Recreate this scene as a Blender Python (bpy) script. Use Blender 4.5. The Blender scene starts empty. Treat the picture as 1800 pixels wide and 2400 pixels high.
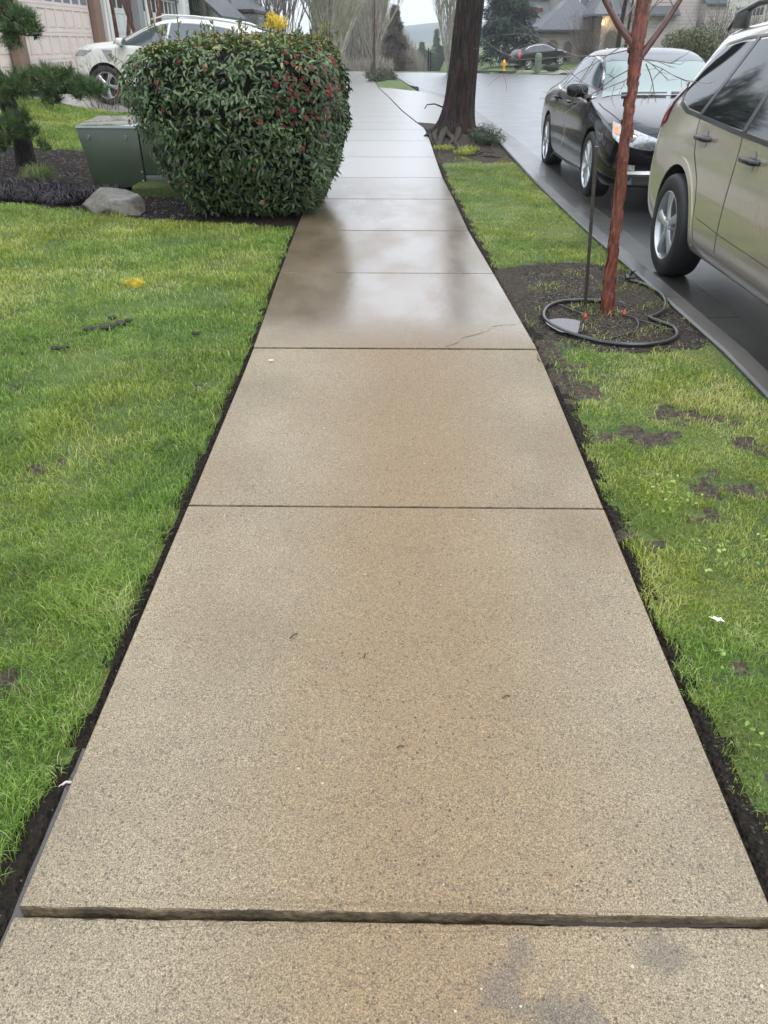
import bpy, bmesh, math, random
import numpy as np
from mathutils import Vector, Matrix
from mathutils.bvhtree import BVHTree
R=math.radians
S=bpy.context.scene
COL=S.collection
# ---------------------------------------------------------------- camera
cam=bpy.data.cameras.new('camera'); camo=bpy.data.objects.new('camera',cam); COL.objects.link(camo)
cam.sensor_fit='VERTICAL'; cam.sensor_height=24; cam.lens=24*1803/2400
cam.clip_start=.05; cam.clip_end=5000
camo.location=(0,0,1.5); camo.rotation_euler=(R(90-31.4),0,R(.9))
S.camera=camo
# ---------------------------------------------------------------- sky, sun, exposure
SUN_EL,SUN_ROT=R(56),R(150)
W=bpy.data.worlds.new('World'); S.world=W; W.use_nodes=True
wn=W.node_tree.nodes; wl=W.node_tree.links
bg=wn['Background']
sky=wn.new('ShaderNodeTexSky'); sky.sky_type='NISHITA'; sky.sun_disc=False
sky.sun_elevation=SUN_EL; sky.sun_rotation=SUN_ROT; sky.dust_density=3; sky.air_density=1.2
hs=wn.new('ShaderNodeHueSaturation'); hs.inputs['Saturation'].default_value=.35
tc=wn.new('ShaderNodeTexCoord'); nz=wn.new('ShaderNodeTexNoise'); nz.inputs['Scale'].default_value=1.6; nz.inputs['Detail'].default_value=5
cr=wn.new('ShaderNodeValToRGB'); cr.color_ramp.elements[0].position=.35; cr.color_ramp.elements[0].color=(7.4,8.2,9.2,1)
cr.color_ramp.elements[1].position=.7; cr.color_ramp.elements[1].color=(9.2,9.8,10.6,1)
mx=wn.new('ShaderNodeMixRGB'); mx.inputs[0].default_value=.86
wl.new(sky.outputs[0],hs.inputs['Color']); wl.new(hs.outputs[0],mx.inputs[1])
wl.new(tc.outputs['Generated'],nz.inputs[0]); wl.new(nz.outputs['Fac'],cr.inputs[0]); wl.new(cr.outputs[0],mx.inputs[2])
sepw=wn.new('ShaderNodeSeparateXYZ'); wl.new(tc.outputs['Generated'],sepw.inputs[0])
mr=wn.new('ShaderNodeMapRange'); wl.new(sepw.outputs[2],mr.inputs[0]); mr.inputs[1].default_value=.0; mr.inputs[2].default_value=.75; mr.inputs[3].default_value=1.0; mr.inputs[4].default_value=2.1
gm_=wn.new('ShaderNodeVectorMath'); gm_.operation='SCALE'; wl.new(mx.outputs[0],gm_.inputs[0]); wl.new(mr.outputs[0],gm_.inputs['Scale'])
wl.new(gm_.outputs[0],bg.inputs[0]); bg.inputs[1].default_value=.1
sun=bpy.data.lights.new('sun','SUN'); sun.energy=.8; sun.angle=R(30); sun.color=(1,.97,.92)
suno=bpy.data.objects.new('sun',sun); COL.objects.link(suno)
suno.rotation_euler=(R(90)-SUN_EL,0,R(180)-SUN_ROT)
S.view_settings.view_transform='Standard'; S.view_settings.look='None'
S.view_settings.exposure=0.45; S.view_settings.gamma=1
rng=np.random.default_rng(7); random.seed(7)

# ---------------------------------------------------------------- helpers
def tag(o,label=None,cat=None,group=None,kind=None):
    if label: o['label']=label
    if cat: o['category']=cat
    if group: o['group']=group
    if kind: o['kind']=kind
    return o
def empty(name,loc=(0,0,0),rz=0,label=None,cat=None,group=None):
    o=bpy.data.objects.new(name,None); COL.objects.link(o); o.location=loc; o.rotation_euler=(0,0,rz)
    o.empty_display_size=.2
    return tag(o,label,cat,group)
def link(name,me,parent=None,mats=()):
    for m in mats: me.materials.append(m)
    o=bpy.data.objects.new(name,me); COL.objects.link(o)
    if parent is not None: o.parent=parent
    return o
def npmesh(name,V,F,mats,parent=None,smooth=False,mi=None,attrs=None):
    """V (n,3); F (m,k) uniform faces or list of such arrays"""
    me=bpy.data.meshes.new(name)
    V=np.asarray(V,dtype=np.float32)
    Fl=F if isinstance(F,list) and not isinstance(F[0],tuple) else [F]
    Fl=[np.asarray(f,dtype=np.int32) for f in Fl if len(f)]
    tot=sum(f.size for f in Fl); nf=sum(len(f) for f in Fl)
    me.vertices.add(len(V)); me.vertices.foreach_set('co',V.ravel())
    me.loops.add(tot); me.polygons.add(nf)
    me.loops.foreach_set('vertex_index',np.concatenate([f.ravel() for f in Fl]))
    lt=np.concatenate([np.full(len(f),f.shape[1],dtype=np.int32) for f in Fl])
    ls=np.concatenate([[0],np.cumsum(lt)[:-1]]).astype(np.int32)
    me.polygons.foreach_set('loop_start',ls)
    try: me.polygons.foreach_set('loop_total',lt)
    except Exception: pass
    if mi is not None: me.polygons.foreach_set('material_index',np.asarray(mi,dtype=np.int32))
    me.polygons.foreach_set('use_smooth',np.full(nf,smooth))
    if attrs:
        for k,a in attrs.items():
            at=me.attributes.new(k,'FLOAT','POINT'); at.data.foreach_set('value',np.asarray(a,dtype=np.float32))
    me.update(calc_edges=True); me.validate()
    return link(name,me,parent,mats if isinstance(mats,(list,tuple)) else [mats])
class MB:
    def __init__(s): s.V=[];s.F=[];s.M=[]
    def add(s,V,F,m=0):
        n=len(s.V); s.V+= [tuple(v) for v in V]; s.F+=[tuple(i+n for i in f) for f in F]; s.M+=[m]*len(F)
    def box(s,x0,x1,y0,y1,z0,z1,m=0):
        s.add([(x0,y0,z0),(x1,y0,z0),(x1,y1,z0),(x0,y1,z0),(x0,y0,z1),(x1,y0,z1),(x1,y1,z1),(x0,y1,z1)],
              [(0,3,2,1),(4,5,6,7),(0,1,5,4),(1,2,6,5),(2,3,7,6),(3,0,4,7)],m)
    def tube(s,P,rad,n=8,cap=True,m=0,tw=0):
        P=[Vector(p) for p in P]; k=len(P)
        if not hasattr(rad,'__len__'): rad=[rad]*k
        up=Vector((0,0,1)); d0=(P[1]-P[0]).normalized()
        if abs(d0.z)>.9: up=Vector((1,0,0))
        a=d0.cross(up).normalized(); V=[]
        for i in range(k):
            d=(P[min(i+1,k-1)]-P[max(i-1,0)]).normalized()
            a=(a-d*a.dot(d)).normalized(); b=d.cross(a)
            for j in range(n):
                t=2*math.pi*j/n+tw
                V.append(P[i]+(a*math.cos(t)+b*math.sin(t))*rad[i])
        F=[(i*n+j,i*n+(j+1)%n,(i+1)*n+(j+1)%n,(i+1)*n+j) for i in range(k-1) for j in range(n)]
        if cap: F+= [tuple(range(n-1,-1,-1)),tuple((k-1)*n+j for j in range(n))]
        s.add(V,F,m)
    def lathe(s,prof,n=32,axis='z',c=(0,0,0),m=0,close=False):
        """prof: (r,h)"""
        V=[];k=len(prof)
        for r,h in prof:
            for j in range(n):
                t=2*math.pi*j/n; x,y=r*math.cos(t),r*math.sin(t)
                p={'z':(x,y,h),'y':(x,h,y),'x':(h,x,y)}[axis]
                V.append((p[0]+c[0],p[1]+c[1],p[2]+c[2]))
        F=[(i*n+j,i*n+(j+1)%n,(i+1)*n+(j+1)%n,(i+1)*n+j) for i in range(k-1) for j in range(n)]
        if close: F+=[((k-1)*n+j,(k-1)*n+(j+1)%n,(j+1)%n,j) for j in range(n)]
        s.add(V,F,m)
    def build(s,name,mats,parent=None,smooth=False,bevel=0,seg=2,angle=35,fixn=True):
        me=bpy.data.meshes.new(name); me.from_pydata(s.V,[],s.F)
        if not isinstance(mats,(list,tuple)): mats=[mats]
        me.polygons.foreach_set('material_index',s.M)
        bm=bmesh.new(); bm.from_mesh(me)
        if fixn: bmesh.ops.recalc_face_normals(bm,faces=bm.faces)
        if bevel:
            es=[e for e in bm.edges if len(e.link_faces)==2 and e.calc_face_angle(0)>R(25)]
            bmesh.ops.bevel(bm,geom=es,offset=bevel,segments=seg,affect='EDGES',profile=.5,clamp_overlap=True)
        bm.to_mesh(me); bm.free()
        if smooth:
            me.polygons.foreach_set('use_smooth',[True]*len(me.polygons)); me.set_sharp_from_angle(angle=R(angle))
        me.update()
        return link(name,me,parent,mats)
def copy_tree(o,parent=None,loc=None,rz=None,label=None,sc=None):
    c=o.copy(); COL.objects.link(c)
    if parent is not None: c.parent=parent
    if loc is not None: c.location=loc
    if rz is not None: c.rotation_euler.z=rz
    if label: c['label']=label
    if sc: c.scale=(sc,)*3 if not hasattr(sc,'__len__') else sc
    for ch in list(o.children): copy_tree(ch,c)
    return c

# ---------------------------------------------------------------- materials
class N:
    def __init__(s,name):
        s.m=bpy.data.materials.new(name); s.m.use_nodes=True; s.t=s.m.node_tree; s.p=s.t.nodes['Principled BSDF']
    def n(s,ty,**k):
        x=s.t.nodes.new(ty)
        for a,b in k.items():
            if a[0]=='_': x.inputs[a[1:].replace('_',' ')].default_value=b
            else: setattr(x,a,b)
        return x
    def l(s,a,b): s.t.links.new(a,b)
    def obj(s):
        return s.n('ShaderNodeTexCoord').outputs['Object']
    def geo(s): return s.n('ShaderNodeNewGeometry').outputs['Position']
    def noise(s,scale,detail=4,rough=.55,vec=None,dist=0):
        x=s.n('ShaderNodeTexNoise',_Scale=scale,_Detail=detail,_Roughness=rough,_Distortion=dist)
        s.l(vec if vec is not None else s.obj(),x.inputs['Vector']); return x.outputs['Fac']
    def vor(s,scale,vec=None,out='Distance',feature='F1'):
        x=s.n('ShaderNodeTexVoronoi',_Scale=scale,feature=feature); s.l(vec if vec is not None else s.obj(),x.inputs['Vector']); return x.outputs[out]
    def ramp(s,fac,stops,interp='LINEAR'):
        x=s.n('ShaderNodeValToRGB'); cr=x.color_ramp; cr.interpolation=interp
        while len(cr.elements)<len(stops): cr.elements.new(.5)
        for e,(p,c) in zip(cr.elements,stops):
            e.position=p; e.color=(c,c,c,1) if not hasattr(c,'__len__') else (*c,1)
        s.l(fac,x.inputs[0]); return x.outputs[0]
    def mix(s,f,a,b,mode='MIX'):
        x=s.n('ShaderNodeMixRGB',blend_type=mode)
        for i,v in zip((0,1,2),(f,a,b)):
            if hasattr(v,'links') or isinstance(v,bpy.types.NodeSocket): s.l(v,x.inputs[i])
            elif i==0: x.inputs[0].default_value=v
            else: x.inputs[i].default_value=(*v,1) if hasattr(v,'__len__') else (v,v,v,1)
        return x.outputs[0]
    def math(s,op,a,b=0,clamp=False):
        x=s.n('ShaderNodeMath',operation=op,use_clamp=clamp)
        for i,v in enumerate((a,b)):
            if isinstance(v,bpy.types.NodeSocket): s.l(v,x.inputs[i])
            else: x.inputs[i].default_value=v
        return x.outputs[0]
    def mapping(s,scale,vec=None,rot=(0,0,0)):
        x=s.n('ShaderNodeMapping'); x.inputs['Scale'].default_value=scale; x.inputs['Rotation'].default_value=rot
        s.l(vec if vec is not None else s.obj(),x.inputs[0]); return x.outputs[0]
    def set(s,**k):
        for a,b in k.items():
            i=s.p.inputs[a.replace('_',' ')]
            if isinstance(b,bpy.types.NodeSocket): s.l(b,i)
            else: i.default_value=(*b,1) if hasattr(b,'__len__') and len(b)==3 else b
        return s
    def bump(s,h,strength=.3,dist=.01):
        x=s.n('ShaderNodeBump',_Strength=strength,_Distance=dist); s.l(h,x.inputs['Height']); s.l(x.outputs[0],s.p.inputs['Normal']); return s
def simple(name,col,rough=.6,var=.12,scale=8,metal=0,coat=0,crough=.05,bump=0,bscale=60,spec=.5,bd=.003):
    a=N(name); f=a.noise(scale,4)
    c0=tuple(c*(1-var) for c in col); c1=tuple(min(1,c*(1+var)) for c in col)
    a.set(Base_Color=a.ramp(f,[(.3,c0),(.7,c1)]),Roughness=rough,Metallic=metal)
    a.p.inputs['Specular IOR Level'].default_value=spec
    if coat: a.set(Coat_Weight=coat,Coat_Roughness=crough)
    if bump: a.bump(a.noise(bscale,3),bump,bd)
    return a.m
# ---------------------------------------------------------------- terrain functions
ZY=[-6,-3,.9,2.4,4,5.6,7.1,8.6,10.2,11.7,13.2,15,18,25,35,45,60,66]
ZZ=[-.2,-.12,0,.042,.092,.094,.08,.09,.10,.14,.17,.18,.16,.1,0,-.1,-.26,-.3]
def zs(y): return np.interp(y,ZY,ZZ)
def cc(y): return np.interp(y,[0,3.9,5.6,7.1,8.65,10,11.7,13.7,15.5,17,20,27,34,45,56,66],[0.008,0,-.07,-.13,-.165,-.21,-.235,-.25,-.28,-.42,-.66,-1.08,-1.53,-2.0,-2.5,-3.6])
def kx(y): return np.interp(y,[0,4,5.5,7,9,11.7,14,20,27.8,37,47,56,62],[1.77,1.76,1.72,1.69,1.65,1.6,1.57,1.53,1.5,.46,.02,-1.2,-2.6])
def krx(y): return np.interp(y,[0,45,54,60,62,64.5],[12.6,13.5,14.5,13.2,10.5,5.0])
def smooth(a,b,x):
    t=np.clip((x-a)/(b-a),0,1); return t*t*(3-2*t)
def G(x,y):
    x=np.asarray(x,float); y=np.asarray(y,float)
    z=zs(y)
    z=z+np.interp(-x,[1.5,3,4.5,6,8,9.5,30,80],[0,.02,.07,.22,.62,.75,1.0,1.6])
    z=z+np.interp(x,[13,25,60,200],[0,1.5,3.5,6])*(1)
    drop=np.interp(y,[67,80,110,200,400],[0,1.2,3.5,9,12])*(1-smooth(5,8.5,x))
    return z-drop
# ---------------------------------------------------------------- ground materials
def concrete():
    a=N('wet_sand_concrete'); o=a.obj()
    sep=a.n('ShaderNodeSeparateXYZ'); a.l(o,sep.inputs[0]); Y=sep.outputs[1]
    big=a.noise(1.3,4,.6,o); warm=a.noise(2.3,3,.5,a.mapping((1,.6,1),o))
    base=a.ramp(big,[(.25,(.165,.129,.078)),(.5,(.218,.172,.108)),(.75,(.275,.222,.146))])
    xc=a.math('ABSOLUTE',a.math('ADD',sep.outputs[0],-.06)); band=a.ramp(a.math('ADD',xc,a.math('MULTIPLY',a.math('SUBTRACT',warm,.5),.5)),[(.10,1),(.52,0)])
    base=a.mix(a.math('MULTIPLY',band,.8),base,(.188,.120,.056)); base=a.mix(a.ramp(warm,[(.50,0),(.72,.5)]),base,(.165,.108,.058))
    st=a.noise(4.2,5,.62,o); base=a.mix(a.ramp(st,[(.62,0),(.75,.42)]),base,(.155,.130,.112))
    for sx_,sy_,sr_ in ((.20,.775,.035),(.33,.715,.045),(.28,.725,.03),(.53,.85,.04),(.25,.84,.022)):
        dv=a.n('ShaderNodeVectorMath',operation='DISTANCE'); a.l(o,dv.inputs[0]); dv.inputs[1].default_value=(sx_,sy_,-.025)
        base=a.mix(a.math('MULTIPLY',a.ramp(a.math('ADD',a.math('DIVIDE',dv.outputs['Value'],sr_*4),a.math('MULTIPLY',a.math('SUBTRACT',a.noise(22,4,.6,o),.5),.9)),[(.10,1),(.38,0)]),.5),base,(.072,.062,.055))
    g1=a.noise(330,2,.7,o); base=a.mix(.85,base,a.ramp(g1,[(.3,.24),(.5,.98),(.68,1.9)]),'MULTIPLY'); pit_=a.noise(210,1,.5,o); base=a.mix(a.ramp(pit_,[(.61,0),(.66,.85)]),base,(.07,.055,.038))
    g2=a.noise(120,2,.6,o); base=a.mix(.55,base,a.ramp(g2,[(.3,.65),(.5,1),(.7,1.35)]),'MULTIPLY')
    # pebbles showing where the cream has worn off
    v=a.n('ShaderNodeTexVoronoi',_Scale=98,_Randomness=1.0); a.l(o,v.inputs['Vector'])
    cs=a.n('ShaderNodeSeparateColor'); a.l(v.outputs['Color'],cs.inputs[0])
    pr=a.math('MULTIPLY',a.math('LESS_THAN',v.outputs['Distance'],a.math('MULTIPLY',cs.outputs[1],.37)),a.math('GREATER_THAN',cs.outputs[0],.62))
    worn=a.ramp(a.noise(1.1,3,.5,a.mapping((1,1,1),o)),[(.38,.15),(.58,1)])
    base=a.mix(a.math('MULTIPLY',a.math('MULTIPLY',pr,a.math('MAXIMUM',worn,a.math('MULTIPLY',band,.9))),.92),base,a.mix(a.math('GREATER_THAN',cs.outputs[2],.985),(.042,.033,.022),(.50,.44,.34)))
    # wet sheen: film on the far, flatter slabs
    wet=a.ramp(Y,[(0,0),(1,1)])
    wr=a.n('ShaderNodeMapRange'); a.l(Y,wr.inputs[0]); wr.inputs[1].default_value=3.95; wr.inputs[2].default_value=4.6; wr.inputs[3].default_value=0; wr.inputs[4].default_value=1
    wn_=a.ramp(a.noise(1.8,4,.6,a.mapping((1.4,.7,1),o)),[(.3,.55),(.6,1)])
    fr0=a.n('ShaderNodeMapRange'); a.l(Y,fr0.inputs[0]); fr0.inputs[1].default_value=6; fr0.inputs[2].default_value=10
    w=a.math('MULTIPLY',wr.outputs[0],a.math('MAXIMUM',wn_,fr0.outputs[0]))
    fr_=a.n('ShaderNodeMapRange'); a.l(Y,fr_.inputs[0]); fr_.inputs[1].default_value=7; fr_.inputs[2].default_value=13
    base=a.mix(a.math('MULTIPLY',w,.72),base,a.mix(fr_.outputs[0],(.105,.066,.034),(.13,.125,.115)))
    a.set(Base_Color=base,Roughness=a.math('SUBTRACT',.62,a.math('MULTIPLY',w,.22)))
    a.set(Coat_IOR=a.math('ADD',1.5,a.math('MULTIPLY',w,.55)),Coat_Weight=a.math('ADD',.12,a.math('MULTIPLY',w,.88)),Coat_Roughness=a.math('ADD',a.math('SUBTRACT',.42,a.math('MULTIPLY',w,.33)),a.math('MULTIPLY',fr_.outputs[0],.16)))
    h=a.math('ADD',g1,a.math('MULTIPLY',a.noise(38,4,.6,o),.8))
    hb=a.n('ShaderNodeBump',_Strength=.28,_Distance=.0025); a.l(h,hb.inputs['Height']); a.l(hb.outputs[0],a.p.inputs['Normal'])
    cb=a.n('ShaderNodeBump',_Strength=.45,_Distance=.0012); a.l(a.math('ADD',a.noise(120,3,.6,o),a.math('MULTIPLY',a.noise(18,3,.6,o),2.2)),cb.inputs['Height']); a.l(cb.outputs[0],a.p.inputs['Coat Normal'])
    return a.m
def asphalt():
    a=N('wet_asphalt'); o=a.obj(); v=a.vor(90,o); g=a.noise(60,3,.6,o)
    a.set(Base_Color=a.ramp(g,[(.3,(.006,.006,.0065)),(.7,(.026,.027,.029))]),Roughness=a.ramp(a.noise(1.5,4),[(.3,.30),(.7,.5)]))
    a.set(Coat_Weight=1,Coat_Roughness=.31,Coat_IOR=1.6); a.bump(a.math('ADD',v,g),.4,.006); cb=a.n('ShaderNodeBump',_Strength=.2,_Distance=.003); a.l(g,cb.inputs['Height']); a.l(cb.outputs[0],a.p.inputs['Coat Normal']); return a.m
def gutter_m():
    a=N('wet_gutter_concrete'); o=a.obj()
    g=a.noise(150,3,.7,o); b=a.noise(2,4,.6,o)
    c=a.mix(.8,a.ramp(b,[(.3,(.022,.020,.017)),(.7,(.062,.057,.050))]),a.ramp(g,[(.3,.6),(.7,1.35)]),'MULTIPLY')
    a.set(Base_Color=c,Roughness=.5,Coat_Weight=.8,Coat_Roughness=.25,Coat_IOR=1.6); a.bump(g,.3,.003); return a.m
def soil_m(name='wet_soil',c0=(.008,.006,.004),c1=(.036,.027,.019)):
    a=N(name); o=a.obj(); g=a.noise(45,5,.7,o); v=a.vor(70,o)
    base=a.ramp(g,[(.32,c0),(.6,c1),(.75,tuple(c*1.6 for c in c1))])
    vv=a.n('ShaderNodeTexVoronoi',_Scale=120); a.l(o,vv.inputs['Vector']); cs=a.n('ShaderNodeSeparateColor'); a.l(vv.outputs['Color'],cs.inputs[0])
    base=a.mix(a.math('MULTIPLY',a.math('GREATER_THAN',cs.outputs[0],.95),a.math('LESS_THAN',vv.outputs['Distance'],.3)),base,(.17,.15,.115))
    a.set(Base_Color=base,Roughness=.85); a.p.inputs['Specular IOR Level'].default_value=.2; a.bump(a.math('ADD',g,v),1.0,.03); return a.m
def thatch_m():
    a=N('mossy_thatch'); o=a.obj(); g=a.noise(90,4,.7,o); b=a.noise(1.6,4,.6,o)
    base=a.ramp(b,[(.3,(.035,.07,.012)),(.5,(.075,.12,.018)),(.68,(.14,.16,.03))])
    base=a.mix(.9,base,a.ramp(g,[(.32,.35),(.55,1),(.75,1.9)]),'MULTIPLY')
    a.set(Base_Color=base,Roughness=.8); a.bump(g,.8,.02); return a.m
M={}
M['concrete']=concrete(); M['asphalt']=asphalt(); M['gutter']=gutter_m(); M['soil']=soil_m(); M['thatch']=thatch_m()
ed_=N('dirty_concrete_edge'); o_=ed_.obj(); e1=ed_.noise(9,5,.7,ed_.mapping((1,1,3),o_)); e2=ed_.noise(60,4,.7,o_)
ed_.set(Base_Color=ed_.mix(.8,ed_.ramp(e1,[(.3,(.03,.021,.010)),(.5,(.095,.068,.036)),(.72,(.19,.145,.085))]),ed_.ramp(e2,[(.3,.4),(.7,1.5)]),'MULTIPLY'),Roughness=.7); ed_.bump(ed_.math('ADD',e1,e2),1.0,.008); M['edge']=ed_.m
M['drive']=simple('driveway_concrete',(.30,.29,.27),.45,.15,2,coat=.6,crough=.15,bump=.2,bscale=90)
M['bare']=soil_m('bare_turf_soil',(.040,.031,.022),(.135,.108,.080)); M['gravel']=soil_m('gravel_soil',(.026,.020,.014),(.105,.083,.060))
M['moss']=simple('moss',(.05,.07,.012),.9,.5,25,bump=.9,bscale=80,bd=.02)

# bare patches in turf
_pr=np.random.default_rng(3)
PATCH=[(1.32,3.25,.17,.06),(1.12,3.05,.15,.06),(1.3,2.62,.17,.05),(1.5,2.2,.16,.08),(1.72,1.98,.14,.07),(1.16,2.45,.07,.04),(1.55,2.95,.09,.04),(.87,2.3,.07,.05),(.95,3.05,.09,.05),(.93,1.2,.08,.07),
 (1.62,1.7,.12,.06),(.86,3.6,.11,.16),(.83,4.0,.1,.2),(1.05,1.55,.05,.04),
 (-1.35,1.9,.05,.03),(-1.72,2.5,.05,.03),(-1.42,2.72,.07,.03),(-1.1,1.55,.05,.035),(-1.67,4.35,.10,.035),(-1.28,1.3,.05,.04),(-1.9,3.5,.05,.03),(-1.0,3.6,.05,.03),(-2.3,4.6,.05,.04)]
def in_patch(x,y):
    r=np.full(np.shape(x),9.0); x=x+.05*np.sin(y*19+1)+.03*np.sin(y*47); y=y+.04*np.sin(x*23)+.025*np.sin(x*51+2)
    for px,py,a,b in PATCH:
        r=np.minimum(r,((x-px)/a)**2+((y-py)/(b*1.25))**2)
    return r
def vnoise(x,y,seed=0,sc=1.0):
    r=np.random.default_rng(seed); z=np.zeros(np.shape(x))
    for i in range(7):
        a=r.uniform(0,6.28); f=sc*r.uniform(.5,2.2); p=r.uniform(0,6.28); q=r.uniform(.3,1)
        z=z+q*np.sin(f*(x*np.cos(a)+y*np.sin(a))*3+p+1.3*np.sin(f*1.7*(y*np.cos(a)-x*np.sin(a))+p*2))
    return z/3
def pit(x,y):   # planting pit of the young tree, <1 inside
    return ((x-1.35-.12*np.sin(y*3))/.78)**2+((y-5.02)/1.0)**2
def bed(x,y):   # planting bed behind the lawn edge on the left; >0 inside
    yb=np.interp(-x,[.8,.93,1.7,2.4,3.1,4.0,6.0],[7.2,7.28,7.45,7.62,7.95,8.2,8.5])
    yt=np.interp(-x,[.8,2.3,3.5,4.5,5.6,6.4],[13.0,12.2,11.3,11.9,11.6,9.5])
    return np.minimum(y-yb,yt-y)
def eL(y): return cc(y)-.788-.009*np.sin(y*23)-.010*np.sin(y*7.7)-.008*np.sin(y*61)*np.sin(y*11)-.035*smooth(1.45,.95,y)
def eR(y): return cc(y)+.795+.012*np.sin(y*19)+.012*np.sin(y*6.1)+.02*smooth(1.5,1.0,y)+.010*np.sin(y*53)*np.sin(y*9)+.02*smooth(2.4,3.2,y)
def region(x,y):
    """0 lawn,1 soil,2 driveway,3 gravelly soil"""
    c=cc(y); k=kx(y); out=np.zeros(np.shape(x),int)
    out[(x>eL(y)-.035)&(x<eR(y)+.03)]=1
    st=(x>c+.5)&(x<k+.05)
    out[st&(pit(x,y)<1)]=3
    out[st&(y>11.4)&(y<16.78)]=3
    out[st&(y>34)&(y<55)]=0
    out[st&(in_patch(x,y)<1)]=4
    le=(x<c-.5)
    out[le&(bed(x,y)>0)&(x>-7)&(x<c-.8)]=1
    out[le&(in_patch(x,y)<1)]=4
    out[(x>k+.02)&(x<krx(y)-.1)&(y<64.5)]=1
    out[le&(y>np.interp(-x,[1,5,8,10],[17.4,17.2,16.6,16]))&(y<26)&(x>-9)]=2
    return out
def strip_edges():
    a=[-220,-120,-70,-40,-25,-18,-14]+list(np.arange(-11,-6,.5))+list(np.arange(-6,-3,.12))+list(np.arange(-3,-1,.05))
    b=[-1.0,-.95,-.9,-.86,-.835,-.80,-.768,-.70,0,.70,.768,.80,.835,.86,.9]+list(np.arange(.95,1.9,.05))
    c=list(np.arange(2.1,4,.4))+list(np.arange(5,20,1.2))+[22,26,30,36,45,60,90,140,220]
    return np.array(a+b+c)
sx=strip_edges()
yy=np.concatenate([np.arange(-4,9,.055),np.arange(9,20,.12),np.arange(20,66,.7),np.arange(66,120,3),np.arange(120,420,20),[450,520,600,700]])
SX,YY=np.meshgrid(sx,yy)
fade=1-smooth(8,20,np.abs(SX))
XX=SX+cc(YY)*fade
ZG=G(XX,YY)-.028
d=np.abs(XX-cc(YY))
ZG-=np.where((d<.80),.035,0)
ZG+=vnoise(XX,YY,1,1.0)*.006*(YY<20)
ZG-=np.where((XX>kx(YY)+.07)&(XX<krx(YY)+.1)&(YY<65),.22,0)
ZG+=.05*np.exp(-pit(XX,YY)*1.6)*(XX<kx(YY))*(d>.8)*.4
ZG-=np.where((in_patch(XX,YY)<1)&(d>.83),.008,0)
mound=.10*np.exp(-(((XX-.95)/.45)**2+((YY-14.3)/1.1)**2))*(XX<kx(YY)-.05)*(d>.8); ZG+=mound
isl=.12*np.exp(-(((XX-(cc(YY)+kx(YY)+.7)/2)/.5)**2+((YY-44)/8)**2))*(XX<kx(YY)-.05)*(d>.8); ZG+=isl
ZG+=(np.random.default_rng(5).random(ZG.shape)-.5)*.008*(region(XX,YY)!=2)*(YY<18)
ZG-=np.where(region(XX,YY)==2,-.02,0)
# driveway apron beside the walk between Y 16.8 and 34
ap=(XX>cc(YY)+.80)&(XX<kx(YY)+.1)&(YY>16.8)&(YY<33.8); ZG-=np.where(ap,.12,0)
nx,ny=len(sx),len(yy)
I=np.arange(nx*ny).reshape(ny,nx)
F=np.stack([I[:-1,:-1],I[:-1,1:],I[1:,1:],I[1:,:-1]],-1).reshape(-1,4)
cx_=((XX[:-1,:-1]+XX[1:,1:])/2).ravel(); cy_=((YY[:-1,:-1]+YY[1:,1:])/2).ravel()
mi=region(cx_,cy_)
g=npmesh('ground',np.stack([XX,YY,ZG],-1).reshape(-1,3),F,[M['thatch'],M['soil'],M['drive'],M['gravel'],M['bare']],smooth=True,mi=mi)
tag(g,'lawns and soil beds sloping gently along the wet street','ground',kind='structure')
def ribbon(name,xl,xr,y0,y1,dz,mat,step=.5,crown=0,nx=9):
    ys=np.arange(y0,y1+step,step); ys[-1]=y1
    V=[];
    for y in ys:
        a,b=float(xl(y)),float(xr(y))
        for i in range(nx):
            t=i/(nx-1); V.append((a+(b-a)*t,y,float(zs(y))+dz+crown*math.sin(math.pi*t)))
    n=len(ys); I=np.arange(n*nx).reshape(n,nx)
    F=np.stack([I[:-1,:-1],I[:-1,1:],I[1:,1:],I[1:,:-1]],-1).reshape(-1,4)
    return npmesh(name,V,F,mat,smooth=True)
o=ribbon('road',lambda y:kx(y)+.14,krx,-4,64.6,-.148,M['asphalt'],.4,.07,24); tag(o,'wet grey asphalt road running ahead over a crest','road',kind='structure')
# gutter pan, in pieces with joints
mb=MB()
gy=-4.0
while gy<60:
    L=3.0; n=6
    pr=[]
    for i in range(n+1):
        y=gy+.004+(L-.008)*i/n; k=float(kx(y)); z=float(zs(y))
        pr.append([(k+.14,y,z-.140),(k+.52,y,z-.128),(k+.535,y,z-.20),(k+.14,y,z-.20)])
    V=[p for q in pr for p in q]; F=[(i*4+j,i*4+(j+1)%4,(i+1)*4+(j+1)%4,(i+1)*4+j) for i in range(n) for j in range(4)]+[(0,1,2,3),(n*4+3,n*4+2,n*4+1,n*4)]
    mb.add(V,F); gy+=L
o=mb.build('gutter',M['gutter'],smooth=True); tag(o,'wet concrete gutter pan along the kerb','gutter',kind='structure')
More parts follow.
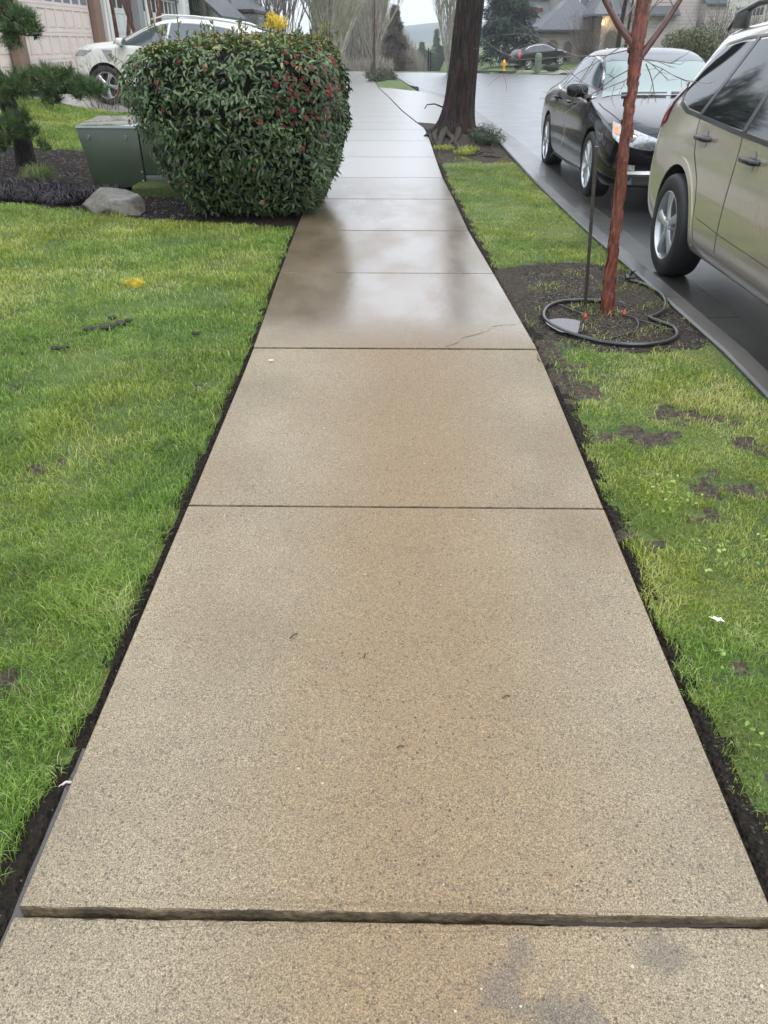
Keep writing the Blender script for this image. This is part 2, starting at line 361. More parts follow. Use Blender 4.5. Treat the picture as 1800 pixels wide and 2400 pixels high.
# kerb
mb=MB(); gy=-4.0
while gy<56:
    L=3.0;n=6
    if 17<gy+1.5<34: gy+=L; continue
    y0=gy+.003; y1=gy+L-.003
    if gy<17<gy+L: y1=16.9
    pr=[]
    for i in range(n+1):
        y=y0+(y1-y0)*i/n; k=float(kx(y)); z=float(zs(y))
        f=0
        if y>16.2 and y<25: f=smooth(16.2,16.9,y)
        t=z+.004-.12*f
        pr.append([(k,y,z-.3),(k,y,t-.012),(k+.012,y,t),(k+.118,y,t-.004),(k+.145,y,t-.03),(k+.165,y,z-.15),(k+.165,y,z-.3)])
    m=7
    V=[p for q in pr for p in q]; F=[(i*m+j,i*m+(j+1)%m,(i+1)*m+(j+1)%m,(i+1)*m+j) for i in range(n) for j in range(m)]+[tuple(range(m)),tuple(range(n*m+m-1,n*m-1,-1))]
    mb.add(V,F); gy+=L
o=mb.build('kerb',M['gutter'],smooth=True); tag(o,'low wet concrete kerb beside the grass verge','kerb',kind='structure')
# far kerb across the road
mb=MB(); pts=[(14.5,54),(13.9,58),(12.6,60.6),(10.6,62.2),(8.4,63.2)]
mb2=MB()
for (xa,ya),(xb,yb) in zip([(8.4,63.2),(7.2,63.9),(6.2,64.4)],[(7.2,63.9),(6.2,64.4),(4.6,65.0)]):
    za,zb=float(zs(ya)),float(zs(yb))
    mb2.add([(xa,ya,za-.3),(xb,yb,zb-.3),(xb+.05,yb+.25,zb-.3),(xa+.05,ya+.25,za-.3),(xa,ya,za+.04),(xb,yb,zb+.04),(xb+.05,yb+.25,zb+.04),(xa+.05,ya+.25,za+.04)],[(0,3,2,1),(4,5,6,7),(0,1,5,4),(1,2,6,5),(2,3,7,6),(3,0,4,7)])
o=mb2.build('kerb',M['gutter']); tag(o,'dark kerb of the far verge below the hydrant','kerb',kind='structure')
# far driveway apron on the right
V=[];xs=[8.5,10.5,13.5,18,24]
mb=MB()
for i,x in enumerate(xs):
    y0=63.1-(x-8.4)*.55 if x<13 else 60.6-(x-12.5)*1.2
    y0=max(y0,52)
    V+=[(x,y0,float(zs(y0))-.10+max(0,(x-13)*.02)),(x+.6,y0+4.2,float(G(x+.6,y0+4.2))+.01)]
mb.add(V,[(2*i,2*i+2,2*i+3,2*i+1) for i in range(len(xs)-1)])
o=mb.build('driveway',M['drive']); tag(o,'pale wet concrete driveway apron below the dark parked car','driveway',kind='structure')
# apron beside the walk (flush concrete, two panels)
mb=MB()
for y0,y1 in ((16.80,22.4),(22.42,28.0),(28.02,33.9)):
    n=8; V=[];m=5
    for i in range(n+1):
        y=y0+(y1-y0)*i/n; a=float(cc(y))+.790; b=float(kx(y))+.14; z=float(zs(y))
        for j in range(m):
            t=j/(m-1); V.append((a+(b-a)*t,y,z+.002-.135*t**1.3))
        V.append((b,y,z-.3)); V.append((a,y,z-.3))
    m2=m+2
    F=[(i*m2+j,i*m2+(j+1)%m2,(i+1)*m2+(j+1)%m2,(i+1)*m2+j) for i in range(n) for j in range(m2)]+[tuple(range(m2)),tuple(range(n*m2+m2-1,n*m2-1,-1))]
    mb.add(V,F)
o=mb.build('driveway',M['concrete'],smooth=True); tag(o,'wet concrete driveway crossing between walk and gutter','driveway',kind='structure')
# distant hill
V=[];F=[]
xs=np.linspace(-700,700,60); hh=9+6*np.sin(xs/160+1)+3*np.sin(xs/47)
for x,h in zip(xs,hh): V+=[(x,690,-30),(x,760,h*.8-4),(x,1000,h*1.3-2)]
for i in range(59): F+=[(i*3,i*3+3,i*3+4,i*3+1),(i*3+1,i*3+4,i*3+5,i*3+2)]
hill=npmesh('hills',V,F,simple('distant_woods',(.05,.07,.06),.9,.4,.02),smooth=True); tag(hill,'low wooded hill fading in the mist at the horizon','hill',kind='structure')

# ---------------------------------------------------------------- sidewalk slabs
JY=[-2.2,-.66,.90,2.425,4.0,5.58,7.10,8.65,10.1,11.7,13.45,15.2,16.8]
y=16.8
while y<64: y+=1.53+ (0); JY.append(y)
rs=np.random.default_rng(11)
me=bpy.data.meshes.new('sidewalk'); bm=bmesh.new()
for i in range(len(JY)-1):
    y0,y1=JY[i]+.0045,JY[i+1]-.0045
    dz0,dz1=(rs.random(2)-.5)*.004*(1 if 7>i>2 else 0)
    if i>10: dz0=dz1=0
    n=4; w=.765
    if i<=1: dz0=-.020; dz1=-.016; w=.775
    if i==1: y1-=.0
    rows=[]
    tt={1:[0,.3,.6,.975,1],2:[0,.025,.4,.7,1]}.get(i,[0,.25,.5,.75,1])
    for k in range(n+1):
        t=tt[k]; yv=y0+(y1-y0)*t; c=float(cc(yv)); z=float(zs(yv))+dz0+(dz1-dz0)*t
        jl=0
        rows.append([bm.verts.new(p) for p in ((c-w,yv,z-.13),(c+w,yv,z-.13),(c+w,yv,z),(c-w,yv,z))])
    for k in range(n):
        a,b=rows[k],rows[k+1]
        for j in range(4): bm.faces.new((a[j],a[(j+1)%4],b[(j+1)%4],b[j]))
    bm.faces.new(rows[0][::-1]); bm.faces.new(rows[-1])
bmesh.ops.recalc_face_normals(bm,faces=bm.faces)
es=[e for e in bm.edges if len(e.link_faces)==2 and e.calc_face_angle(0)>R(50) and max(v.co.z-float(zs(v.co.y)) for v in e.verts)>-.1]
bmesh.ops.bevel(bm,geom=es,offset=.006,segments=3,affect='EDGES',profile=.5)
es=[e for e in bm.edges if abs(e.verts[0].co.x-e.verts[1].co.x)>1.3 and all(.885<v.co.y<.915 for v in e.verts)]
bmesh.ops.subdivide_edges(bm,edges=es,cuts=110)
rj=np.random.default_rng(8)
for v in bm.verts:
    if .885<v.co.y<.915 and abs(v.co.x)<.745:
        x=v.co.x; q=.5*math.sin(x*41+v.co.z*60)+.4*math.sin(x*97+1)+rj.normal(0,.6); up_=v.co.z>-.03
        v.co.y+=.0011*q*(1 if up_ else 2); v.co.z+=(-.0010*abs(q) if up_ else 0)-(.003 if rj.random()<.03 and up_ else 0)
for f in bm.faces:
    f.smooth=True; f.material_index=0 if f.normal.z>(.985 if f.calc_center_median().y>5 else .82) else 1
bm.to_mesh(me); bm.free(); me.set_sharp_from_angle(angle=R(10))
o=link('sidewalk',me,None,[M['concrete'],M['edge']]); tag(o,'wet concrete sidewalk of square slabs with a raised broken joint','sidewalk',kind='structure')
# dark grout/dirt under joints & hairline crack, tooled marks
mb=MB()
def crackline(P,wd,rs=np.random.default_rng(2)):
    for (xa,ya),(xb,yb) in zip(P[:-1],P[1:]):
        n=6; prev=None
        for k in range(n+1):
            t=k/n; x=xa+(xb-xa)*t+rs.normal()*.003; y=ya+(yb-ya)*t+rs.normal()*.003; w=wd*rs.uniform(.4,1.3)
            z=float(zs(y))+.0035; q=[(x-w*.3,y-w,z),(x+w*.3,y+w,z)]
            if prev: mb.add(prev+q,[(0,2,3,1)])
            prev=q
crackline([(.27,4.01),(.34,4.09),(.37,4.17),(.43,4.21),(.53,4.30),(.56,4.37),(.62,4.40)],.0035)
crackline([(.62,4.40),(.69,4.41),(.755,4.47)],.0018)
crd_=simple('crack_dirt',(.03,.022,.015),.8,.3)
o=mb.build('pavement_crack',crd_); tag(o,'thin dark crack running across the corner of a slab','crack')
mb=MB(); crackline([(.755,3.82),(.74,3.86),(.757,3.93)],.004); o=mb.build('pavement_crack',crd_); tag(o,'short chip crack at the right slab edge beside the soil','crack')
# water in the gap of the raised joint and along the left edge
water=N('muddy_water'); water.set(Base_Color=(.055,.045,.04),Roughness=.04); water.p.inputs['Specular IOR Level'].default_value=.6
water.bump(water.noise(14,2),.08,.004); M['water']=water.m
def puddle(name,outline,z,label):
    V=[(x,y,z if not callable(z) else z(x,y)) for x,y in outline]
    cx0=sum(v[0] for v in V)/len(V); cy0=sum(v[1] for v in V)/len(V); cz0=sum(v[2] for v in V)/len(V)
    V.append((cx0,cy0,cz0)); n=len(outline)
    o=npmesh(name,V,np.array([(i,(i+1)%n,n) for i in range(n)]),M['water']); tag(o,label,'puddle',kind=None); return o
def wz(x,y): return float(zs(y))-.046
def strippud(ya,yb,wl,label,seed,side=-1,dz=-.046):
    r=np.random.default_rng(seed); n=26; V=[];F=[]
    for i in range(n+1):
        y=ya+(yb-ya)*i/n; c=float(cc(y)); e=c+side*.764; w=wl*(.35+.65*math.sin(math.pi*min(1,max(0.02,i/n)))*abs(math.cos(i*.9+seed)))*r.uniform(.8,1.15)
        V+=[(e,y,float(zs(y))+dz),(e+side*w,y,float(zs(y))+dz)]
        if i: F.append((2*i-2,2*i-1,2*i+1,2*i))
    o=npmesh('puddle',V,np.array(F),M['water']); tag(o,label,'puddle')
strippud(.80,1.34,.105,'long thin puddle along the left slab edge near the raised joint',1,dz=-.040)
strippud(.62,.86,.11,'muddy puddle at the left end of the raised joint',2,dz=-.043)
strippud(3.9,4.9,.03,'narrow trickle of water beside the middle of the left lawn edge',3,dz=-.040)
V=[];F=[];n=20
for i in range(n+1):
    x=.25+(.735-.25)*i/n; w=.012*math.sin(math.pi*(i+.5)/(n+1))**.5
    V+=[(x,.9045-w*.75,-.0225),(x,.9045,-.0225)]
    if i: F.append((2*i-2,2*i-1,2*i+1,2*i))
o=npmesh('puddle',V,np.array(F),M['water']); tag(o,'thin line of water lying in the raised joint at right','puddle')
# ---------------------------------------------------------------- grass
def grass_mat():
    a=N('grass_blade'); o=a.geo()
    at=a.n('ShaderNodeAttribute',attribute_name='rnd').outputs['Fac']; hh=a.n('ShaderNodeAttribute',attribute_name='tip').outputs['Fac']; ye=a.n('ShaderNodeAttribute',attribute_name='yel').outputs['Fac']
    g=a.ramp(at,[(0,(.085,.17,.032)),(.35,(.185,.335,.04)),(.7,(.24,.37,.055)),(.93,(.40,.50,.15)),(1,(.58,.54,.28))])
    yl=a.ramp(at,[(0,(.18,.21,.02)),(.5,(.36,.40,.04)),(.9,(.52,.54,.10)),(1,(.65,.58,.28))])
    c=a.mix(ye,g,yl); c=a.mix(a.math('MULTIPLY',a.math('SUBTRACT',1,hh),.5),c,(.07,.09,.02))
    a.set(Base_Color=c,Roughness=.42); a.p.inputs['Specular IOR Level'].default_value=.45
    tr=a.n('ShaderNodeBsdfTranslucent'); a.l(c,tr.inputs[0]); ms=a.n('ShaderNodeMixShader'); ms.inputs[0].default_value=.3
    out=a.t.nodes['Material Output']; a.l(a.p.outputs[0],ms.inputs[1]); a.l(tr.outputs[0],ms.inputs[2]); a.l(ms.outputs[0],out.inputs[0])
    return a.m
M['grass']=grass_mat()
def blades(px,py,h,w,rg,yel,lean=.55,zoff=-.012,rnd=None,zf=None):
    n=len(px); th=rg.uniform(0,2*np.pi,n); ln=rg.uniform(.15,lean*1.6,n)*h
    ph=th+np.pi/2+rg.normal(0,.6,n)
    z0=(G(px,py) if zf is None else zf(px,py))-.028+zoff+.012
    dx,dy=np.cos(th),np.sin(th); wx,wy=np.cos(ph)*w/2,np.sin(ph)*w/2
    V=np.zeros((n,5,3),np.float32)
    def put(i,t,hh,ws):
        V[:,i,0]=px+dx*ln*t+wx*ws; V[:,i,1]=py+dy*ln*t+wy*ws; V[:,i,2]=z0+h*hh
    put(0,0,0,1);put(1,0,0,-1);put(2,.35,.62,.8);put(3,.35,.62,-.8);put(4,1,1.0-.25*(ln.mean()/max(h.mean(),1e-3)),0)
    b=(np.arange(n)*5)[:,None]
    Q=b+np.array([[0,1,3,2]]); T=b+np.array([[2,3,4]])
    r=rg.random(n) if rnd is None else rnd
    tip=np.tile(np.array([0,0,.7,.7,1],np.float32),n)
    return V.reshape(-1,3),Q,T,np.repeat(r,5),tip,np.repeat(np.clip(yel,0,1),5)
def grass(name,boxes,label,keep,dens,seed,hbase=.034,far=1.0):
    rg=np.random.default_rng(seed); PX=[];PY=[];D=[]
    for x0,x1,y0,y1 in boxes:
        ny=max(1,int((y1-y0)/.5)); st=(y1-y0)/ny
        for i in range(ny):
            a=y0+i*st; dd=dens(a+st/2); n=int((x1-x0)*st*dd)
            PX.append(rg.uniform(x0,x1,n)); PY.append(rg.uniform(a,a+st,n)); D.append(np.full(n,dd))
    px=np.concatenate(PX);py=np.concatenate(PY);D=np.concatenate(D)
    # only where the camera or a nearby viewpoint can see it
    zc=py*.853+.78; m=np.abs(px)<zc*.53+.5
    k,yel,hm=keep(px,py)
    m&=rg.random(len(px))<k
    px,py,D,yel,hm=px[m],py[m],D[m],yel[m],hm[m]
    wd=.0021*np.sqrt(26000/D)
    # clumping: lean/height by noise
    h=hbase*hm*rg.uniform(.55,1.35,len(px))*(1+.4*vnoise(px,py,seed+3,2.2)+.2*vnoise(px,py,seed+4,6))
    h=np.clip(h,.006,.09)
    # colour: patchy
    tone=.50+.34*vnoise(px,py,seed+5,.9)+.30*vnoise(px,py,seed+6,3.5)+.15*vnoise(px,py,seed+7,9)
    rnd=np.clip(tone+rg.normal(0,.20,len(px)),0,.96); st_=rg.random(len(px))<.06; rnd=np.where(st_,1,rnd); h=np.where(st_,h*.8,h)*np.where(rg.random(len(px))<.05,1.5,1)
    V,Q,T,r,tip,ye=blades(px,py,h,wd*rg.uniform(.7,1.3,len(px)),rg,yel+rg.normal(0,.12,len(px)),.75,rnd=rnd)
    o=npmesh(name,V,[Q,T],M['grass'],attrs={'rnd':r,'tip':tip,'yel':ye}); tag(o,label,'grass',kind='stuff'); return len(px)
def keepL(x,y):
    c=cc(y); e=eL(y); d=e-x
    k=smooth(-.005,.02,d)*.6+.4*(d>0)
    k=k*(d>0)*(bed(x,y)<.02+.02*np.sin(x*31))
    k=k*(1-smooth(2.0,.5,in_patch(x,y))*.95)
    pn=vnoise(x,y,21,1.6); k=k*(.30+.70*smooth(-.85,-.1,pn))*(.55+.45*smooth(-.6,.2,vnoise(x,y,24,7)))
    yel=.22+.40*vnoise(x,y,22,1.1)+.22*smooth(4,7,y)-.15*smooth(.4,0,d)
    hm=.85+.35*smooth(.1,.9,vnoise(x,y,23,1.3))+.25*smooth(2.4,1.2,y)
    return k,yel,hm
def keepR(x,y):
    c=cc(y); e=eR(y); d=x-e; kk=kx(y)-x
    k=(d>0)*(.4+.6*smooth(-.005,.02,d))*(kk>.0)*smooth(0,.04,kk)
    k=k*(pit(x,y)>1+.12*np.sin(x*17+y*9))*(y<11.6+.3*np.sin(x*9))
    k=k*(1-smooth(2.2,.5,in_patch(x,y))*.93)
    pn=vnoise(x,y,31,1.8); k=k*(.38+.62*smooth(-.8,-.05,pn))*(.6+.4*smooth(-.6,.2,vnoise(x,y,34,7)))
    k=k*np.where((y>4.0)&(y<4.6),.5,1)*(1-.8*smooth(10.6,11.4,y)*(x<.8))
    yel=.50+.5*vnoise(x,y,32,1.2)+.25*smooth(1.1,1.6,x)
    hm=.62+.3*smooth(0,.9,vnoise(x,y,33,1.5))-.1*smooth(5,8,y)
    return k,yel,hm
dn=lambda y: 30000*min(1,(2.0/max(y,.5))**1.25)
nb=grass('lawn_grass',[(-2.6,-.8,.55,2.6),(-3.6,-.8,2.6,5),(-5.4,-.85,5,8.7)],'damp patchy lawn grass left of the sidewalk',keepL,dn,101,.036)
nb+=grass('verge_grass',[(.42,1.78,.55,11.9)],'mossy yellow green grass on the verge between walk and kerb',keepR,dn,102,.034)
def keepB(x,y):
    k=((y>np.interp(-x,[.8,2.3,3.5,4.5,5.6,6.4],[13.0,12.2,11.3,11.9,11.6,9.5]))&(y<np.interp(-x,[1,5,8,10],[17.3,17.1,16.5,16]))&(x<cc(y)-.85)).astype(float)
    return k,.35+.3*vnoise(x,y,42,.7),1.1+0*x
nb+=grass('lawn_grass',[(-9,-2.2,9.3,17.3)],'lawn grass rising behind the green utility box',keepB,lambda y:2600,103,.045)
print('blades',nb)
def stripfar(x,y):
    k=((x>cc(y)+.85)&(x<kx(y)-.02)).astype(float)*smooth(34,35,y); return k,.6+0*x,1+0*x
# low weeds / clover among the verge
lr=np.random.default_rng(55)
def leafset(name,P,Nn,L,Wd,mats,parent=None,seed=0,fold=.25,droop=.25,attr=True,up=None,rgb=None):
    """folded pointed leaves at points P with facing normals Nn; L length, Wd width arrays"""
    rg=np.random.default_rng(seed); n=len(P); Nn=Nn/np.linalg.norm(Nn,axis=1,keepdims=True)
    d=up if up is not None else rg.normal(0,1,(n,3))
    d=d-Nn*np.sum(d*Nn,1,keepdims=True); d/=np.linalg.norm(d,axis=1,keepdims=True)+1e-9
    s=np.cross(Nn,d)
    L=np.broadcast_to(L,(n,))[:,None]; Wd=np.broadcast_to(Wd,(n,))[:,None]
    def pt(t,w,k): return P+d*L*t+s*Wd*w*.5+Nn*(k*Wd-(t*t)*droop*L)
    V=np.stack([pt(0,0,0),pt(.3,-.85,fold),pt(.3,0,0),pt(.3,.85,fold),pt(.68,-.7,fold),pt(.68,0,0),pt(.68,.7,fold),pt(1,0,0)],1)
    b=(np.arange(n)*8)[:,None]
    T=np.concatenate([b+np.array([[0,2,1]]),b+np.array([[0,3,2]]),b+np.array([[4,5,7]]),b+np.array([[5,6,7]])])
    Q=np.concatenate([b+np.array([[1,2,5,4]]),b+np.array([[2,3,6,5]])])
    r=rg.random(n) if rgb is None else rgb
    return npmesh(name,V.reshape(-1,3),[T,Q],mats,parent,smooth=True,attrs={'rnd':np.repeat(r,8)})
def leaf_mat(name,stops,rough=.35,trans=.15,coat=.3,spec=.5):
    a=N(name); a.p.inputs['Specular IOR Level'].default_value=spec; at=a.n('ShaderNodeAttribute',attribute_name='rnd').outputs['Fac']
    c=a.ramp(at,stops); a.set(Base_Color=c,Roughness=rough,Coat_Weight=coat,Coat_Roughness=.25)
    if trans:
        tr=a.n('ShaderNodeBsdfTranslucent'); a.l(c,tr.inputs[0]); ms=a.n('ShaderNodeMixShader'); ms.inputs[0].default_value=trans
        out=a.t.nodes['Material Output']; a.l(a.p.outputs[0],ms.inputs[1]); a.l(tr.outputs[0],ms.inputs[2]); a.l(ms.outputs[0],out.inputs[0])
    return a.m
M['weed']=leaf_mat('clover_leaf',[(0,(.10,.22,.03)),(.6,(.20,.33,.05)),(1,(.36,.46,.12))],.5,.3,0)
nw=1500; wx=lr.uniform(.88,1.9,nw); wy=lr.uniform(.7,2.9,nw); cl=vnoise(wx,wy,77,2.5)>.25; wx,wy=wx[cl],wy[cl]
ok=(wx>cc(wy)+.9)&(wx<kx(wy)-.03)&(in_patch(wx,wy)>1.2); wx,wy=wx[ok],wy[ok]
wp=np.stack([wx,wy,G(wx,wy)-.028+lr.uniform(.018,.034,len(wx))],1); wnn=lr.normal(0,.35,(len(wx),3))+np.array([0,0,1])
o=leafset('clover',wp,wnn,lr.uniform(.012,.02,len(wx)),lr.uniform(.010,.016,len(wx)),M['weed'],seed=4,fold=.05,droop=.1)
tag(o,'small round clover and weed leaves mixed into the verge grass','ground cover',kind='stuff')
# yellow sprayed tuft in the left lawn
rg=np.random.default_rng(9); n=260; a=rg.uniform(0,6.28,n); r_=.055*np.sqrt(rg.random(n)); gx=-1.80+r_*np.cos(a)*1.2; gy=5.32+r_*np.sin(a)*1.4
V,Q,T,r,tip,ye=blades(gx,gy,rg.uniform(.03,.05,n),np.full(n,.004),rg,np.ones(n),.7)
yg=simple('yellow_grass',(.62,.47,.04),.6,.25,40); o=npmesh('grass_tuft',V,[Q,T],yg); tag(o,'small bright yellow tuft of grass in the left lawn','grass tuft')
# dark soil clods / droppings on the left lawn
def blob(name,pts,mat,parent=None,seed=1,sub=2,amp=.25):
    """chain of lumps as one mesh"""
    bm=bmesh.new(); r=random.Random(seed)
    for (x,y,z,rx,ry,rz) in pts:
        q=bmesh.ops.create_icosphere(bm,subdivisions=sub,radius=1)['verts']
        ph=[r.uniform(0,6) for _ in range(6)]
        for v in q:
            c=v.co; k=1+amp*(math.sin(c.x*3+ph[0])*math.cos(c.y*4+ph[1])+.5*math.sin(c.z*6+ph[2]+c.x*5))
            v.co=Vector((x+c.x*rx*k,y+c.y*ry*k,z+c.z*rz*k))
    me=bpy.data.meshes.new(name); bm.to_mesh(me); bm.free()
    me.polygons.foreach_set('use_smooth',[True]*len(me.polygons))
    return link(name,me,parent,[mat])
M['clod']=simple('dark_clod',(.020,.017,.013),.7,.4,60,bump=.8,bscale=90)
def gz(x,y): return float(G(x,y))-.028
def cl(name,lst,label,seed):
    tag(blob(name,[(x,y,gz(x,y)+.024,a*1.35,b*1.3,c) for x,y,a,b,c in lst],M['clod'],seed=seed),label,'clod')
cl('soil_clod',[(-1.77,4.30,.022,.016,.014),(-1.73,4.31,.024,.014,.014),(-1.69,4.33,.025,.016,.015),(-1.65,4.37,.022,.02,.016),(-1.62,4.42,.025,.02,.015),(-1.59,4.47,.018,.014,.012)],'long dark curled clod lying on the left lawn',2)
cl('soil_clod',[(-1.70,4.52,.02,.016,.014)],'small round dark clod just above the long one',3)
cl('soil_clod',[(-1.83,3.98,.028,.014,.012),(-1.79,4.0,.014,.012,.01)],'small flat dark clod left of the long one',4)
cl('soil_clod',[(-1.14,4.25,.018,.014,.012)],'dark clod close to the left slab edge',5)
# petal on the slab, white scrap on verge, twig fragments, worm, wood scrap
def flat(name,x,y,z,pts,mat,label,cat,th=.002):
    mb=MB(); n=len(pts)
    V=[(x+a,y+b,z) for a,b in pts]+[(x+a,y+b,z+th) for a,b in pts]
    mb.add(V,[tuple(range(n-1,-1,-1)),tuple(range(n,2*n))]+[(i,(i+1)%n,n+(i+1)%n,n+i) for i in range(n)])
    return tag(mb.build(name,mat),label,cat)
pale=simple('pale_petal',(.62,.52,.38),.6,.2,80); white=simple('white_scrap',(.85,.85,.82),.5,.05)
flat('fallen_petal',-.645,3.80,.095,[(-.016,0),(-.006,.008),(.010,.007),(.017,0),(.006,-.006),(-.008,-.006)],pale,'small pale petal lying on the slab near the left edge','petal')
flat('paper_scrap',.955,1.79,.045,[(-.02,.012),(-.008,.006),(-.004,.014),(.003,.004),(.014,.006),(.018,-.012),(.008,-.004),(.0,-.01),(-.006,0)],white,'tiny torn white scrap in the verge grass','scrap')
mb=MB(); mb.tube([(-.768,1.235,-.028),(-.788,1.235,-.026),(-.798,1.222,-.026),(-.803,1.205,-.028),(-.797,1.192,-.029)],[.003,.0035,.0035,.003,.002],8)
tag(mb.build('earthworm',simple('pale_worm',(.62,.50,.45),.3,.1),smooth=True),'pale pink worm curled by the left slab edge','worm')
mb=MB(); mb.tube([(-.80,.852,-.028),(-.815,.78,-.03),(-.835,.70,-.035)],[.006,.016,.014],7)
tag(mb.build('wood_chip',simple('red_brown_wood',(.26,.09,.045),.6,.35,60,bump=.6),smooth=True),'reddish wood chip beside the lower left slab','wood chip')
for i,(x,y,ang,L) in enumerate([(-.29,1.72,.9,.03),(.30,1.49,.3,.022),(-.08,1.64,1.4,.02),(.02,1.32,.2,.018)]):
    mb=MB(); z=float(zs(y))+.003; mb.tube([(x-math.cos(ang)*L/2,y-math.sin(ang)*L/2,z),(x,y+.002,z+.002),(x+math.cos(ang)*L/2,y+math.sin(ang)*L/2,z)],.0015,5)
    tag(mb.build('twig',M['clod']),['tiny dark twig on the slab left of its middle','short twig fragment right of the slab centre','fine twig fragment near the slab centre','smallest dark twig low on the second slab'][i],'twig',group='twigs on the second slab')
flat('fallen_leaf',.63,.885,-.05,[(-.012,0),(0,.006),(.013,.003),(.01,-.004),(-.004,-.005)],leaf_mat('green_leaf_bit',[(0,(.35,.45,.12)),(1,(.4,.5,.15))]),'tiny yellow green leaf in the raised joint','leaf')

# ---------------------------------------------------------------- hedge bush
hedge=empty('viburnum_hedge',(-1.35,8.3,.08),0,'large clipped dark green bush with red bud clusters beside the sidewalk','bush')
hc=np.array([-1.375,8.35,.80])
def hshape(u,v):
    """u azimuth, v in -1..1 height; returns offsets"""
    e=.40
    cu,su=np.cos(u),np.sin(u)
    rx=np.sign(cu)*np.abs(cu)**e; ry=np.sign(su)*np.abs(su)**e
    taper=np.interp(v,[-1,-.85,-.45,.05,.5,.82,.95,1.0],[.58,.69,.88,1.0,1.02,.99,.89,.70])
    x=rx*.895*taper; y=ry*1.12*taper
    # front lower part recedes less on the right
    z=v*.71+.06*np.where(v>.5,ry,0)
    return x,y,z
def hpos(u,v,k=1.0):
    x,y,z=hshape(u,v)
    bump=1+.035*np.sin(3*u+4*v)+.035*np.sin(7*u-3*v+1)+.02*np.sin(13*u+9*v)
    return np.stack([hc[0]+x*k*bump-.09*smooth(-.3,.2,z),hc[1]+y*k*bump,hc[2]+z*(k*.5+.5)],-1)
rg=np.random.default_rng(77)
nl=21000
# sample side + top
ut_=np.linspace(0,2*np.pi,4001); xs_,ys_,_z=hshape(ut_,np.zeros(4001)); al=np.concatenate([[0],np.cumsum(np.hypot(np.diff(xs_),np.diff(ys_)))])
u=np.interp(rg.random(nl)*al[-1],al,ut_); v=rg.uniform(-.98,1.0,nl)
ns=int(nl*.78); k=1-np.abs(rg.normal(0,.055,nl))
P=hpos(u,v,k)
# top surface: replace last part by disk samples
nt=nl-ns; rr=np.sqrt(rg.random(nt)); ut=rg.uniform(0,2*np.pi,nt)
x,y,z=hshape(ut,np.full(nt,.97)); tp=np.stack([hc[0]-.09+x*rr*1.05,hc[1]+y*rr*1.05,hc[2]+.70+.06*np.sin(ut)*rr-.0*rr+.05*(1-rr)-np.abs(rg.normal(0,.03,nt))+.03*np.sin(x*7)*np.cos(y*6)],-1)
P[ns:]=tp
eps=1e-2
Pn=np.zeros_like(P); Pn[:ns]=P[:ns]-hc; Pn[:ns,2]*=.5; Pn[:ns,2]+=np.interp(v[:ns],[-1,.3,.8,1],[0,.15,.7,1.2]); Pn[ns:]=[0,0,1]
Pn/=np.linalg.norm(Pn,axis=1,keepdims=True)
Nn=Pn+rg.normal(0,.5,P.shape)+np.array([0,0,.3]); Nn[ns:]+=rg.normal(0,.35,(nt,3))
dirn=np.stack([Pn[:,0]*.8,Pn[:,1]*.8,-np.ones(nl)*.5],-1)+rg.normal(0,.8,P.shape); dirn[ns:]=rg.normal(0,1,(nt,3))+np.array([0,0,.6])
good=(P[:,1]<9.3)|(P[:,2]>1.0)|(P[:,0]>-1)|(P[:,0]<-2.0)
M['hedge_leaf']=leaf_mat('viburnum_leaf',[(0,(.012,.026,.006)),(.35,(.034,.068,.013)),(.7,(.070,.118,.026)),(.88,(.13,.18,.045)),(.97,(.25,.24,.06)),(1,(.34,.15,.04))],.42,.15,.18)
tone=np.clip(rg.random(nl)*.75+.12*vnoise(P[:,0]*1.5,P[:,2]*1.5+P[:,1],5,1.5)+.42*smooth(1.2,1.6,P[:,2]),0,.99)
loc=np.array([-1.35,8.3,.08])
leafset('foliage',(P-loc)[good],Nn[good],(rg.uniform(.034,.082,nl))[good],rg.uniform(.017,.034,nl)[good],M['hedge_leaf'],hedge,seed=6,fold=.22,droop=.28,up=dirn[good],rgb=tone[good])
# twiggy dark core
uu,vv=np.meshgrid(np.interp(np.linspace(0,al[-1],41)[:-1],al,ut_),np.linspace(-1,1,22)); CP=hpos(uu.ravel(),vv.ravel(),.86)-loc
CP[:,2]=np.where(vv.ravel()>.9,CP[:,2]-.05,CP[:,2]); CP+=rg.normal(0,.012,CP.shape)
I=np.arange(22*40).reshape(22,40); J=np.roll(I,-1,1); Fc=np.stack([I[:-1],J[:-1],J[1:],I[1:]],-1).reshape(-1,4)
top=[tuple(I[-1]),tuple(I[0][::-1])]
mb=MB(); mb.add(CP.tolist(),[tuple(f) for f in Fc]+top); mb.build('branches',simple('dark_twigs',(.012,.012,.007),.95,.5,30,bump=1,bscale=40,bd=.03,spec=.1),hedge,smooth=True)
